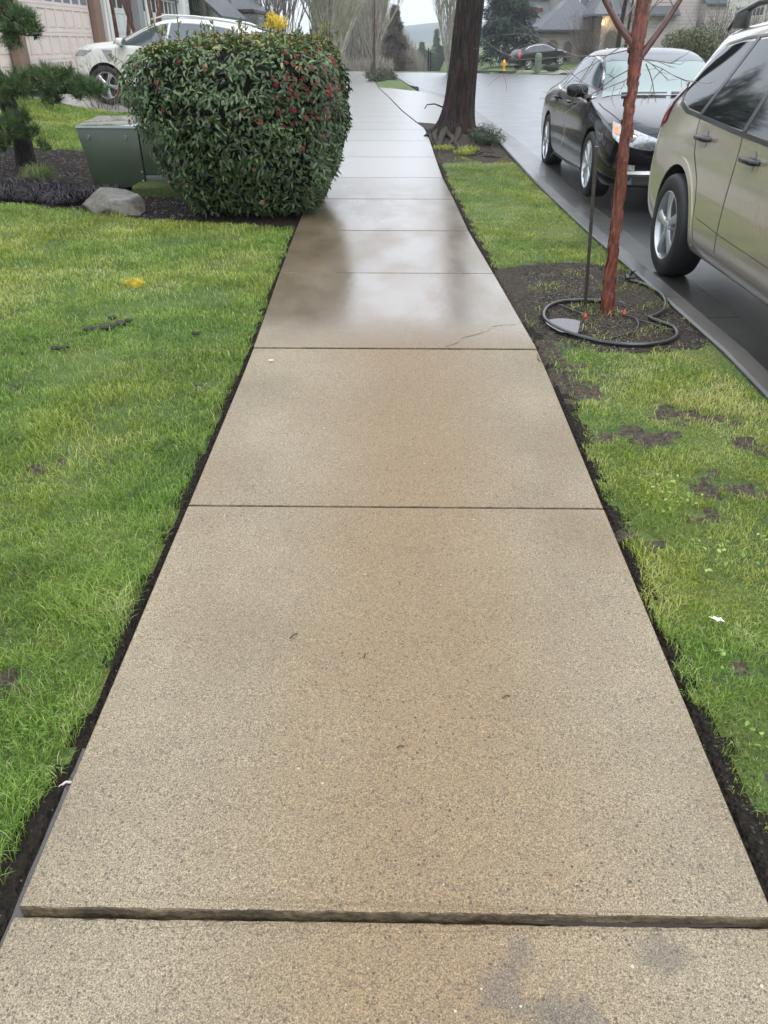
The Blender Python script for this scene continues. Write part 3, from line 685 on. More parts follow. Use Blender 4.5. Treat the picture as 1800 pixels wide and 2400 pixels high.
# stray shoots on top and left
mb=MB(); SP=[];SN=[];SD=[]
shm=simple('shoot_bark',(.07,.045,.02),.7,.2)
for i in range(64):
    x=rg.uniform(-2.15,-.6); y=rg.uniform(7.5,9.2); z0=1.50; h=rg.uniform(.05,.16)
    p0=np.array([x,y,z0]); p1=p0+np.array([rg.normal(0,.02),rg.normal(0,.02),h]); mb=MB(); mb.tube([p0-loc,p1-loc],[.003,.0015],4,False); mb.build('shoot',shm,hedge)
    for j in range(5): SP.append(p0+(p1-p0)*rg.uniform(.4,1)); SN.append(rg.normal(0,1,3)); SD.append([rg.normal(0,.5),rg.normal(0,.5),1])
for (x,y,z,dx,dz) in [(-2.25,7.5,1.30,-.17,.12),(-2.28,7.6,1.22,-.14,.04),(-2.27,7.5,1.05,-.1,.05)]:
    p0=np.array([x,y,z]);p1=p0+np.array([dx,0,dz]); mb=MB(); mb.tube([p0-loc,p1-loc],[.003,.002],4,False); mb.build('shoot',shm,hedge)
    for j in range(9): SP.append(p0+(p1-p0)*rg.uniform(.2,1)); SN.append(rg.normal(0,1,3)+np.array([0,-1,0])); SD.append([-.5+rg.normal(0,.5),0,-.9])
SP=np.array(SP);leafset('shoot_leaves',SP-loc,np.array(SN),rg.uniform(.03,.06,len(SP)),.02,leaf_mat('young_leaf',[(0,(.05,.09,.02)),(.6,(.13,.17,.04)),(1,(.25,.20,.06))],.4,.25,.2),hedge,seed=8,up=np.array(SD))
# red bud clusters
budm=simple('red_buds',(.20,.020,.024),.5,.35,60,spec=.4); budp=simple('pink_green_buds',(.27,.13,.07),.6,.35,60)
def cluster_mesh(seed):
    r=np.random.default_rng(seed); bm=bmesh.new()
    for i in range(34):
        a=r.uniform(0,6.28); q=.028*math.sqrt(r.random()); p=(q*math.cos(a),q*math.sin(a),.012*(1-(q/.028)**2)+r.normal(0,.003))
        bmesh.ops.create_icosphere(bm,subdivisions=1,radius=r.uniform(.0032,.0055),matrix=Matrix.Translation(p))
    me=bpy.data.meshes.new('bud_cluster'); bm.to_mesh(me); bm.free(); return me
cms=[cluster_mesh(s) for s in range(4)]
for m_ in cms: m_.materials.append(budm)
cmp=cluster_mesh(9); cmp.materials.append(budp)
cand=[]
tries=0
rb=np.random.default_rng(31)
while len(cand)<92 and tries<9000:
    tries+=1
    if rb.random()<.72: uu_=rb.uniform(-math.pi*.62,-math.pi*.02)   # front & right faces
    else: uu_=rb.uniform(-math.pi*.98,-math.pi*.3)
    vv_=rb.uniform(-.2,.98)
    p=hpos(np.array([uu_]),np.array([vv_]),1.01)[0]
    w=.22+.78*smooth(-1.7,-.6,p[0]); w*=smooth(.55,1.25,p[2])
    if rb.random()<w: cand.append((p,0))
for (x,z) in [(-2.0,.45),(-1.85,.42),(-1.72,.36),(-1.2,.28),(-1.55,.72),(-1.9,.62),(-1.25,.55)]:
    cand.append((np.array([x,7.27,z]),1))
for p,t in cand:
    n=Vector(p-hc); n.z=abs(n.z)*.5+.25; n.normalize()
    o=bpy.data.objects.new('bud_cluster',cmp if t else cms[rb.integers(4)]); COL.objects.link(o); o.parent=hedge
    o.location=Vector(p-loc)+n*.012; o.rotation_mode='QUATERNION'; o.rotation_quaternion=n.to_track_quat('Z','Y'); s_=rb.uniform(.45,.85); o.scale=(s_,)*3

# ---------------------------------------------------------------- utility box
gm=simple('green_enamel',(.036,.050,.030),.35,.12,3,coat=.5,crough=.15)
box=empty('utility_box',(-3.40,9.15,float(G(-3.4,9.3))),R(-3),'green metal utility cabinet with sloping sides beside the hedge','utility box')
bz=float(G(-3.4,9.3))
mb=MB(); H_=.60
mb.add([(.04,0,0),(.62,0,0),(.62,.72,0),(.04,.72,0),(-.05,-.02,H_-.015),(.62,-.02,H_-.015),(.62,.66,H_+.03),(-.05,.66,H_+.03)],[(0,3,2,1),(4,5,6,7),(0,1,5,4),(1,2,6,5),(2,3,7,6),(3,0,4,7)])
mb.build('cabinet_body',gm,box,smooth=True,bevel=.006)
mb=MB(); mb.add([(.632,.0,.13),(1.30,.0,.13),(1.30,.72,.13),(.632,.72,.13),(.632,-.018,H_-.015),(1.32,-.018,H_-.015),(1.32,.66,H_+.03),(.632,.66,H_+.03)],[(0,3,2,1),(4,5,6,7),(0,1,5,4),(1,2,6,5),(2,3,7,6),(3,0,4,7)])
mb.build('door_panel',gm,box,smooth=True,bevel=.006)
mb=MB(); mb.box(.632,1.30,.004,.71,-.02,.124); mb.build('base_skirt',gm,box,smooth=True,bevel=.004)
mb=MB(); mb.add([(-.062,-.032,H_-.012),(1.33,-.032,H_-.012),(1.33,.67,H_+.034),(-.062,.67,H_+.034),(-.05,-.02,H_+.012),(1.32,-.02,H_+.012),(1.32,.66,H_+.06),(-.05,.66,H_+.06)],[(0,3,2,1),(4,5,6,7),(0,1,5,4),(1,2,6,5),(2,3,7,6),(3,0,4,7)])
mb.build('lid',simple('wet_lid',(.08,.11,.085),.25,.2,6,coat=1,crough=.08,bump=.1,bscale=9),box,smooth=True,bevel=.004)
for x,z in ((.07,.50),(.48,.50)):
    mb=MB(); y=-.006-.02*z/H_; mb.lathe([(.0,-.004),(.008,-.004),(.010,0),(.018,.001),(.022,-.003),(.028,.004)],20,'y',(x,y-.003,z)); mb.build('lifting_lug',simple('lug_metal',(.10,.12,.10),.4,.1,coat=.3),box,smooth=True)
for z in (.16,.07):
    mb=MB(); mb.lathe([(0,-.006),(.007,-.005),(.009,.002)],12,'y',(.60,-.006,z)); mb.build('bolt',simple('bright_bolt',(.6,.6,.58),.3,.05,metal=.8),box,smooth=True)
pl=MB(); pl.box(-2.85,-1.9,8.80,9.6,.02,.19); tag(pl.build('concrete_pad',M['moss'],bevel=.03,seg=3,smooth=True),'low moss covered pad under the utility box beside the hedge','pad')
# ---------------------------------------------------------------- rock
bm=bmesh.new(); bmesh.ops.create_icosphere(bm,subdivisions=4,radius=1)
pl_=[((-.3,-.55,.8),.60),((.75,-.5,.2),.72),((-.8,-.3,.5),.74),((.2,.1,1),.62),((.9,.2,.5),.8),((-.1,-1,.25),.70),((.45,-.85,-.3),.7),((-.55,-.8,-.35),.72)]
for v in bm.verts:
    for n_,d_ in pl_:
        n_=Vector(n_).normalized(); q=v.co.dot(n_)-d_
        if q>0: v.co-=n_*q*.93
    p=v.co; p*=1+.02*math.sin(p.x*14+p.z*9)*math.cos(p.y*12)
    v.co=Vector((p.x*.37,p.y*.28,p.z*.175))
me=bpy.data.meshes.new('boulder'); bm.to_mesh(me); bm.free(); me.polygons.foreach_set('use_smooth',[True]*len(me.polygons)); me.set_sharp_from_angle(angle=R(28))
ro=link('boulder',me,None,[simple('granite',(.105,.092,.072),.55,.5,22,coat=.25,crough=.2,bump=.7,bscale=70,bd=.006)]); ro.location=(-2.80,7.98,.13); ro.rotation_euler=(R(5),R(3),R(-28))
tag(ro,'wet grey brown boulder at the bed edge below the green cabinet','rock')
# ---------------------------------------------------------------- strappy dark plants
def strap(name,PC,label,mat,n,L,seed,w=.006,arch=1.0,kind=None,cat='plant',group=None):
    rg=np.random.default_rng(seed); PX=[]
    ci=rg.integers(0,len(PC),n); cxy=np.array([(c[0],c[1]) for c in PC]); cr_=np.array([c[2] for c in PC])
    a=rg.uniform(0,2*np.pi,n); r0=rg.random(n)**.5*.45*cr_[ci]
    p0=np.stack([cxy[ci,0]+r0*np.cos(a),cxy[ci,1]+r0*np.sin(a)],-1); z0=G(p0[:,0],p0[:,1])-.03
    Ls=L*rg.uniform(.6,1.2,n); out=rg.uniform(.45,1.0,n)*Ls*arch; b=a+rg.normal(0,.5,n)
    hgt=Ls*rg.uniform(.35,.75,n); k=6; V=np.zeros((n,k*2,3),np.float32)
    for i in range(k):
        t=i/(k-1); x=p0[:,0]+np.cos(b)*out*t; y=p0[:,1]+np.sin(b)*out*t; z=z0+hgt*(4*t*(1-t*.85))*.75
        ww=w*(1-t)**.6+.0005
        V[:,2*i]=np.stack([x-np.sin(b)*ww/2,y+np.cos(b)*ww/2,z],-1); V[:,2*i+1]=np.stack([x+np.sin(b)*ww/2,y-np.cos(b)*ww/2,z+.001],-1)
    bI=(np.arange(n)*k*2)[:,None]; F=np.concatenate([bI+np.array([[2*i,2*i+1,2*i+3,2*i+2]]) for i in range(k-1)])
    o=npmesh(name,V.reshape(-1,3),F,mat,smooth=True,attrs={'rnd':np.repeat(rg.random(n),k*2)})
    return tag(o,label,cat,group,kind)
mondo=leaf_mat('black_strap_leaf',[(0,(.010,.008,.010)),(.5,(.020,.016,.020)),(.9,(.05,.042,.048)),(1,(.14,.11,.10))],.5,0,0,.25)
strap('black_mondo_grass',[(-4.35,8.62,.3),(-4.0,8.42,.3),(-3.7,8.40,.28),(-3.38,8.28,.25),(-3.55,8.7,.25),(-4.7,8.9,.3),(-4.1,8.9,.3),(-3.2,8.55,.2),(-3.75,8.75,.3),(-5.1,9.0,.3),(-3.0,8.62,.16)],'dense black strappy mondo grass spreading along the bed edge',mondo,6500,.20,5,.007,kind='stuff',cat='ground cover')
strap('fern_plant',[(-4.05,9.35,.22)],'loose yellow green feathery plant between the black grass and pine',leaf_mat('feathery_leaf',[(0,(.04,.07,.015)),(.6,(.11,.15,.03)),(1,(.25,.25,.08))],.5,.3,.1),900,.30,6,.006,.6,cat='plant')
# ---------------------------------------------------------------- young maple, stake and ring of hose
mz=.075
def bark_red():
    a=N('peeling_copper_bark'); o=a.obj(); g=a.noise(14,5,.7,a.mapping((3,3,.8),o)); f=a.noise(60,3,.6,a.mapping((1,1,.25),o))
    c=a.ramp(g,[(.28,(.05,.018,.012)),(.45,(.10,.028,.018)),(.6,(.20,.055,.03)),(.75,(.30,.12,.06))])
    a.set(Base_Color=a.mix(.7,c,a.ramp(f,[(.3,.45),(.7,1.5)]),'MULTIPLY'),Roughness=.42,Coat_Weight=.3,Coat_Roughness=.2); a.bump(a.math('ADD',g,f),.9,.012); return a.m
M['redbark']=bark_red()
maple=empty('paperbark_maple',(1.30,4.69,mz),0,'young red barked maple with peeling bark inside the black hose ring','tree')
TP=[(0,0,-.05),(-.004,0,.03),(-.018,0,.2),(-.032,.003,.6),(-.05,0,.95),(-.052,0,1.25),(-.06,0,1.42),(-.064,.005,1.7),(-.06,.01,2.1),(-.05,.02,2.6),(-.03,.02,3.2)]
TR=[.054,.042,.034,.030,.028,.028,.037,.031,.027,.022,.016]
mb=MB(); P2=[];R2=[]
for i in range(len(TP)-1):
    for j in range(6):
        t=j/6; P2.append([TP[i][k]*(1-t)+TP[i+1][k]*t+(random.gauss(0,.002)) for k in range(3)]); R2.append((TR[i]*(1-t)+TR[i+1]*t)*(1+random.gauss(0,.035)))
mb.tube(P2,R2,18); mb.build('trunk',M['redbark'],maple,smooth=True,angle=80)
# bark curls
mb=MB(); rr=random.Random(4)
for i in range(420):
    z=rr.uniform(.03,2.3); i0=max(k for k in range(len(TP)-1) if TP[k][2]<=z); t=(z-TP[i0][2])/(TP[i0+1][2]-TP[i0][2])
    cxp=TP[i0][0]*(1-t)+TP[i0+1][0]*t; cyp=TP[i0][1]*(1-t)+TP[i0+1][1]*t; rad=(TR[i0]*(1-t)+TR[i0+1]*t)*.995
    a=rr.uniform(0,6.28); h=rr.uniform(.015,.10); w=rr.uniform(.08,.5); curl=rr.uniform(.0,.004)*(3.5 if rr.random()<.15 else 1)
    V=[];m_=5
    for q in range(m_):
        s=q/(m_-1); aa=a+w*s; ro_=rad+.0015+curl*s**2
        for zz in (0,1): V.append((cxp+math.cos(aa)*ro_,cyp+math.sin(aa)*ro_,z+h*(zz-.5)*(1-.3*s)))
    mb.add(V,[(2*q,2*q+2,2*q+3,2*q+1) for q in range(m_-1)])
mb.build('peeling_bark',simple('bark_curl',(.15,.038,.022),.45,.65,14,coat=.2),maple,smooth=True,fixn=False)
bkd=simple('dark_red_branch',(.09,.035,.028),.4,.35,20,coat=.4,crough=.15)
def limb(pts,r0,r1,name='branch',parent=maple,mat=bkd,n=7):
    m=MB(); k=len(pts); m.tube(pts,[r0+(r1-r0)*i/(k-1) for i in range(k)],n); return m.build(name,mat,parent,smooth=True,angle=80)
limb([(-.055,0,1.36),(-.085,0,1.42),(-.17,0,1.50),(-.25,0,1.60),(-.40,.0,1.80),(-.6,.03,2.1),(-.85,.05,2.6)],.024,.006)
limb([(-.055,0,1.33),(-.02,0,1.38),(.06,0,1.50),(.13,0,1.62),(.24,0,1.86),(.36,-.02,2.15),(.5,-.05,2.6)],.021,.006)
limb([(-.05,.01,1.38),(-.01,.1,1.55),(.05,.22,1.85),(.1,.3,2.3)],.014,.005)
limb([(-.06,0,1.9),(-.2,-.1,2.2),(-.35,-.2,2.7)],.015,.005); limb([(-.05,0,2.1),(.12,.1,2.4),(.3,.15,2.9)],.014,.005)
tw=MB(); rt=random.Random(12)
def twig(p,d,L,r,dep):
    p=Vector(p); d=Vector(d).normalized(); P=[p]; k=4
    for i in range(k):
        d=(d+Vector((rt.gauss(0,.13),rt.gauss(0,.13),rt.gauss(0,.10)-.02))).normalized(); p=p+d*L/k; P.append(p)
    tw.tube(P,[r*(1-.12*i) for i in range(k+1)],5,False)
    if dep:
        for i in range(1,k+1):
            if rt.random()<.75:
                ax=Vector((rt.gauss(0,1),rt.gauss(0,1),rt.gauss(0,.6))); twig(P[i],(d+ax*.6),L*rt.uniform(.3,.55),r*.65,dep-1)
for (p,d,L) in [((-.06,0,1.40),(-1,.1,-.02),.62),((-.10,0,1.43),(-1,-.2,-.55),.42),((-.03,0,1.36),(.7,-.2,-.75),.26),((-.07,0,1.31),(-.8,.1,-.5),.38),((-.05,0,1.5),(.5,-.1,.75),.35),((-.05,0,1.58),(-.6,.1,.6),.3),((-.2,0,1.55),(-.2,0,1),.3),((.1,0,1.57),(-.3,.1,1),.3),((-.06,0,1.45),(.1,-.3,1),.3),((-.4,0,1.8),(-1,.1,-.15),.35),((-.06,0,1.35),(.9,.3,-.1),.22),((-.06,0,1.65),(-.9,.2,.25),.4),((-.06,0,1.7),(.8,.2,.2),.35),((.0,0,1.33),(.6,-.1,-.9),.2),((-.06,0,1.28),(-.9,-.1,-.7),.22)]+[((rt.uniform(-.5,.3),rt.uniform(-.1,.1),rt.uniform(1.9,2.8)),(rt.gauss(0,1),rt.gauss(0,1),.7),.5) for _ in range(16)]:
    twig(p,d,L,.0032,2)
tw.build('twigs',simple('thin_twig',(.10,.06,.05),.4,.3,30,coat=.4),maple,smooth=True,fixn=False)
# stake
mb=MB(); 
s0=Vector((1.205,4.84,-.1)); s1=Vector((1.125,4.80,1.0)); w=.011
for a_ in (0,): mb.tube([s0,s1],[w*1.3,w*1.3],4,tw=.6)
tag(mb.build('stake',simple('weathered_stake',(.035,.028,.022),.5,.4,30,coat=.3),bevel=.002),'thin dark upright stake left of the young maple','stake')
# hose
hm=simple('black_hose',(.012,.012,.013),.3,.2,coat=.4,crough=.2)
def hz(x,y): return float(G(x,y))-.028+.05*math.exp(-float(pit(x,y))*1.6)*.4
def cat(P,n=8):
    out=[];k=len(P)
    for i in range(k-1):
        p0,p1,p2,p3=[Vector(P[max(0,min(k-1,j))]) for j in (i-1,i,i+1,i+2)]
        for j in range(n):
            t=j/n; out.append(.5*((2*p1)+(-p0+p2)*t+(2*p0-5*p1+4*p2-p3)*t*t+(-p0+3*p1-3*p2+p3)*t**3))
    out.append(Vector(P[-1])); return out
hp=[(1.36,4.86),(1.25,4.90),(1.08,4.90),(.96,4.80),(.90,4.64),(.90,4.50),(.96,4.34),(1.07,4.20),(1.2,4.12),(1.34,4.10),(1.48,4.14),(1.58,4.24),(1.61,4.35),(1.60,4.42),(1.55,4.50),(1.52,4.56),(1.56,4.60),(1.64,4.70),(1.70,4.85),(1.73,5.02),(1.72,5.18),(1.68,5.32),(1.62,5.42)]
hose=empty('watering_hose',(1.3,4.5,.09),0,'black drip hose looped on the soil round the young maple','hose')
L0=Vector((1.3,4.5,.09))
P=[Vector((x,y,hz(x,y)+.016)) -L0 for x,y in hp]
mb=MB(); mb.tube(cat(P),.0125,10); mb.build('hose_ring',hm,hose,smooth=True,angle=80)
q=Vector((1.62,5.43,hz(1.62,5.43)+.03))-L0
mb=MB(); mb.lathe([(0,-.03),(.022,-.03),(.024,-.01),(.018,0),(.024,.008),(.022,.028),(0,.03)],14,'x',tuple(q)); mb.tube([q+Vector((0,0,.015)),q+Vector((.01,-.01,.045)),q+Vector((.03,-.01,.05))],[.012,.01,.004],8); mb.build('hose_end',hm,hose,smooth=True)
for pts in ([(1.02,4.86),(1.08,4.74),(1.13,4.66),(1.14,4.60)],[(1.10,4.17),(1.22,4.22),(1.36,4.32),(1.42,4.44),(1.43,4.56),(1.38,4.62)],[(1.43,4.55),(1.50,4.46),(1.55,4.38),(1.60,4.36)]):
    mb=MB(); mb.tube(cat([Vector((x,y,hz(x,y)+.012))-L0 for x,y in pts]),.0045,7); mb.build('drip_line',hm,hose,smooth=True,angle=80)
redp=simple('red_plastic',(.75,.04,.03),.35,.1)
for x,y in ((1.14,4.585),(1.385,4.635)):
    q=Vector((x,y,hz(x,y)+.02))-L0; mb=MB(); mb.lathe([(0,-.012),(.009,-.012),(.011,0),(.006,.006),(.005,.016),(0,.016)],10,'z',tuple(q)); mb.build('emitter',redp,hose,smooth=True)
pts=[(1.02+.13*math.cos(t)*(1+.15*math.sin(3*t)),4.42+.15*math.sin(t)*(1+.1*math.cos(2*t))) for t in np.linspace(0,2*math.pi,22)[:-1]]
pts=[(x*.8+.2*1.0-.02+.03*(4.42-y),y) for x,y in pts]
puddle('puddle',pts,lambda x,y: .089,'shallow bright puddle inside the left of the hose ring')
# loose stones / bark bits in the pit
def bits(name,cx,cy,rx,ry,n,smin,smax,mat,label,seed,fn=None):
    rg=np.random.default_rng(seed); a=rg.uniform(0,6.28,n); q=np.sqrt(rg.random(n)); x=cx+rx*q*np.cos(a); y=cy+ry*q*np.sin(a)
    if fn is not None: k=fn(x,y); x,y=x[k],y[k]
    n=len(x); z=np.array([hz(p,r) for p,r in zip(x,y)])
    base=np.array([(1,0,0),(-1,0,0),(0,1,0),(0,-1,0),(0,0,1),(0,0,-1)],float); Fo=np.array([(0,2,4),(2,1,4),(1,3,4),(3,0,4),(2,0,5),(1,2,5),(3,1,5),(0,3,5)])
    s=rg.uniform(smin,smax,(n,3))*np.array([1,1,.6]); th=rg.uniform(0,6.28,n); V=base[None]*s[:,None,:]*rg.uniform(.7,1.2,(n,6,1))
    c,si=np.cos(th)[:,None],np.sin(th)[:,None]; X=V[:,:,0]*c-V[:,:,1]*si; Y_=V[:,:,0]*si+V[:,:,1]*c
    V=np.stack([X+x[:,None],Y_+y[:,None],V[:,:,2]+z[:,None]+.002],-1); F=(np.arange(n)*6)[:,None,None]+Fo[None]
    o=npmesh(name,V.reshape(-1,3),F.reshape(-1,3),mat); tag(o,label,'gravel',kind='stuff')
bits('gravel',1.38,4.85,.7,1.0,3200,.002,.0065,simple('pale_grit',(.22,.195,.15),.5,.5,70),'pale grit and pebbles scattered over the wet planting soil',3,lambda x,y:(pit(x,y)<1.05)&(x<kx(y)-.01)&(x>.88)&(vnoise(x,y,8,3)>-.2))
bits('soil_crumbs',1.35,5.0,.75,1.0,2600,.003,.012,M['clod'],'dark crumbs of wet soil and bark round the young maple',4,lambda x,y:(pit(x,y)<1.1)&(x<kx(y)-.01)&(x>.86))
bits('bark_chips',-3.4,9.9,2.9,2.6,5200,.006,.026,simple('wet_bark_chips',(.035,.024,.016),.6,.7,20,coat=.2),'wet bark chips and crumbs covering the planting bed on the left',6,lambda x,y:(bed(x,y)>.0)&(x<cc(y)-.83))
bits('soil_crumbs',.84,3.1,.06,2.4,700,.002,.007,M['clod'],'dark crumbs of soil in the gap beside the right slab edge',5,lambda x,y:(x>.80)&(x<.88))
# sparse blades in the pit
rg=np.random.default_rng(15); n=2600; gx=rg.uniform(.85,1.75,n); gy=rg.uniform(4.0,5.7,n); kk=(pit(gx,gy)<1.05)&((vnoise(gx,gy,61,2.5)>.28)|(((gx-1.27)/.16)**2+((gy-4.62)/.08)**2<1))&(gx<kx(gy)-.02); gx,gy=gx[kk],gy[kk]
V,Q,T,r,tip,ye=blades(gx,gy,rg.uniform(.01,.035,len(gx)),np.full(len(gx),.0035),rg,np.full(len(gx),.8),1.0,zoff=.02)
o=npmesh('sparse_grass',V,[Q,T],M['grass'],attrs={'rnd':r,'tip':tip,'yel':ye}); tag(o,'sparse yellow grass blades in the planting soil','grass',kind='stuff')
# ---------------------------------------------------------------- cars
def paint(name,col,metal=.0,flake=0,rough=.35,spec=.5):
    a=N(name); a.p.inputs['Specular IOR Level'].default_value=spec; o=a.obj()
    # rain beads and grime give the gloss some texture
    b=a.vor(160,o); r=a.noise(3,5,.6,o)
    st=a.noise(7,4,.6,a.mapping((9,9,1.0),o))
    a.set(Base_Color=a.mix(a.ramp(st,[(.5,0),(.8,.16)]),col,tuple(min(1,c*1.35+.01) for c in col)),Metallic=metal,Roughness=rough,Coat_Weight=1,Coat_Roughness=a.ramp(r,[(.35,.03),(.75,.12)]))
    h=a.math('ADD',a.math('MULTIPLY',a.ramp(b,[(.0,1),(.35,0)]),a.ramp(a.noise(40,2,.5,o),[(.5,0),(.6,1)])),a.math('MULTIPLY',st,.35))
    cb=a.n('ShaderNodeBump',_Strength=.25,_Distance=.0012); a.l(h,cb.inputs['Height']); a.l(cb.outputs[0],a.p.inputs['Coat Normal'])
    return a.m
def glassm(name,col,rough=.03):
    a=N(name); o=a.obj(); st=a.noise(30,4,.6,a.mapping((5,5,.7),o))
    a.set(Base_Color=col,Roughness=rough,Coat_Weight=0); a.p.inputs['Specular IOR Level'].default_value=1.0; a.bump(st,.03,.001); return a.m
M['glass']=glassm('dark_tinted_glass',(.008,.009,.010)); M['glass_skypale']=glassm('sky_painted_windshield',(.15,.20,.185),.10)  # windshield: pale green sky reflection painted into the base colour
M['glass_grey']=glassm('grey_side_glass',(.06,.075,.085),.08)
M['rubber']=simple('tyre_rubber',(.012,.012,.012),.6,.2,30,bump=.3); M['blackpl']=simple('black_plastic',(.012,.012,.013),.35,.2,20,coat=.3)
M['alloy']=simple('alloy_rim',(.52,.53,.55),.28,.08,10,metal=.7,coat=.5); M['chrome']=simple('chrome_trim',(.75,.76,.78),.12,.05,metal=1)
M['well']=simple('wheel_well',(.006,.006,.006),.9,.3); M['seam']=simple('panel_gap',(.004,.004,.004),.7,.1)
M['red_lens']=simple('red_lens',(.42,.008,.014),.12,.2,14,coat=1,crough=.03); M['lamp_lens']=simple('headlamp_lens',(.36,.37,.39),.15,.45,40,metal=.4,coat=1,crough=.02,bump=.3,bscale=60)
M['amber']=simple('amber_lens',(.75,.22,.05),.15,.2,coat=1); M['silver']=simple('silver_trim',(.55,.56,.58),.25,.1,metal=.8,coat=.6)
def wheel_meshes(r,w,rr,spokes,twin):
    """wheel in local frame, axis along y, outer face toward +y"""
    mb=MB(); h=w/2
    prof=[(rr*.98,-h+.012),(rr+.015,-h),(r*.90,-h-.002),(r*.965,-h+.012),(r,-h+.035),(r,0),(r,h-.035),(r*.965,h-.012),(r*.90,h+.002),(rr+.02,h+.001),(rr+.004,h-.006),(rr*.985,h-.014)]
    mb.lathe(prof,56,'y')
    # tread blocks
    tyre=mb
    rim=MB(); 
    rim.lathe([(rr*.985,-h+.02),(rr*1.0,h-.014),(rr*1.01,h-.004),(rr*.975,h-.002),(rr*.94,h-.012),(rr*.92,h-.06),(rr*.86,-h+.03)],56,'y')
    hub=h-.022
    for k in range(spokes):
        for s in ((-1,1) if twin else (0,)):
            a=2*math.pi*k/spokes+ s*(.16 if twin else 0)
            a1=2*math.pi*k/spokes+ s*(.05 if twin else 0)
            w0=.020 if twin else .034; w1=.017 if twin else .052
            def pt(rad,ang,off,y): 
                return (rad*math.cos(ang)-off*math.sin(ang),y,rad*math.sin(ang)+off*math.cos(ang))
            V=[];
            for rad,ang,ww,yy in ((.03,a1,w0,hub),(rr*.55,(a+a1)/2,w0*.85,hub+.004),(rr*.95,a,w1,hub+.002)):
                V+=[pt(rad,ang,-ww,yy-.004),pt(rad,ang,-ww*.55,yy+.010),pt(rad,ang,ww*.55,yy+.010),pt(rad,ang,ww,yy-.004),pt(rad,ang,ww*.8,yy-.035),pt(rad,ang,-ww*.8,yy-.035)]
            F=[(i*6+j,i*6+(j+1)%6,(i+1)*6+(j+1)%6,(i+1)*6+j) for i in range(2) for j in range(6)]
            rim.add(V,F)
    rim.lathe([(0,hub+.018),(.028,hub+.017),(.034,hub+.012),(.036,hub-.03)],20,'y'); rim.lathe([(.034,hub+.006),(.068,hub+.002),(.072,hub-.03)],24,'y')
    for k in range(5):
        a=2*math.pi*(k+.5)/5; rim.lathe([(0,hub+.012),(.009,hub+.011),(.010,hub-.01)],8,'y',(.052*math.cos(a),0,.052*math.sin(a)))
    disc=MB(); disc.lathe([(0,-.01),(rr*.80,-.01),(rr*.80,-.03),(rr*.98,-.05),(rr*.98,-h+.02)],40,'y')
    return tyre,rim,disc
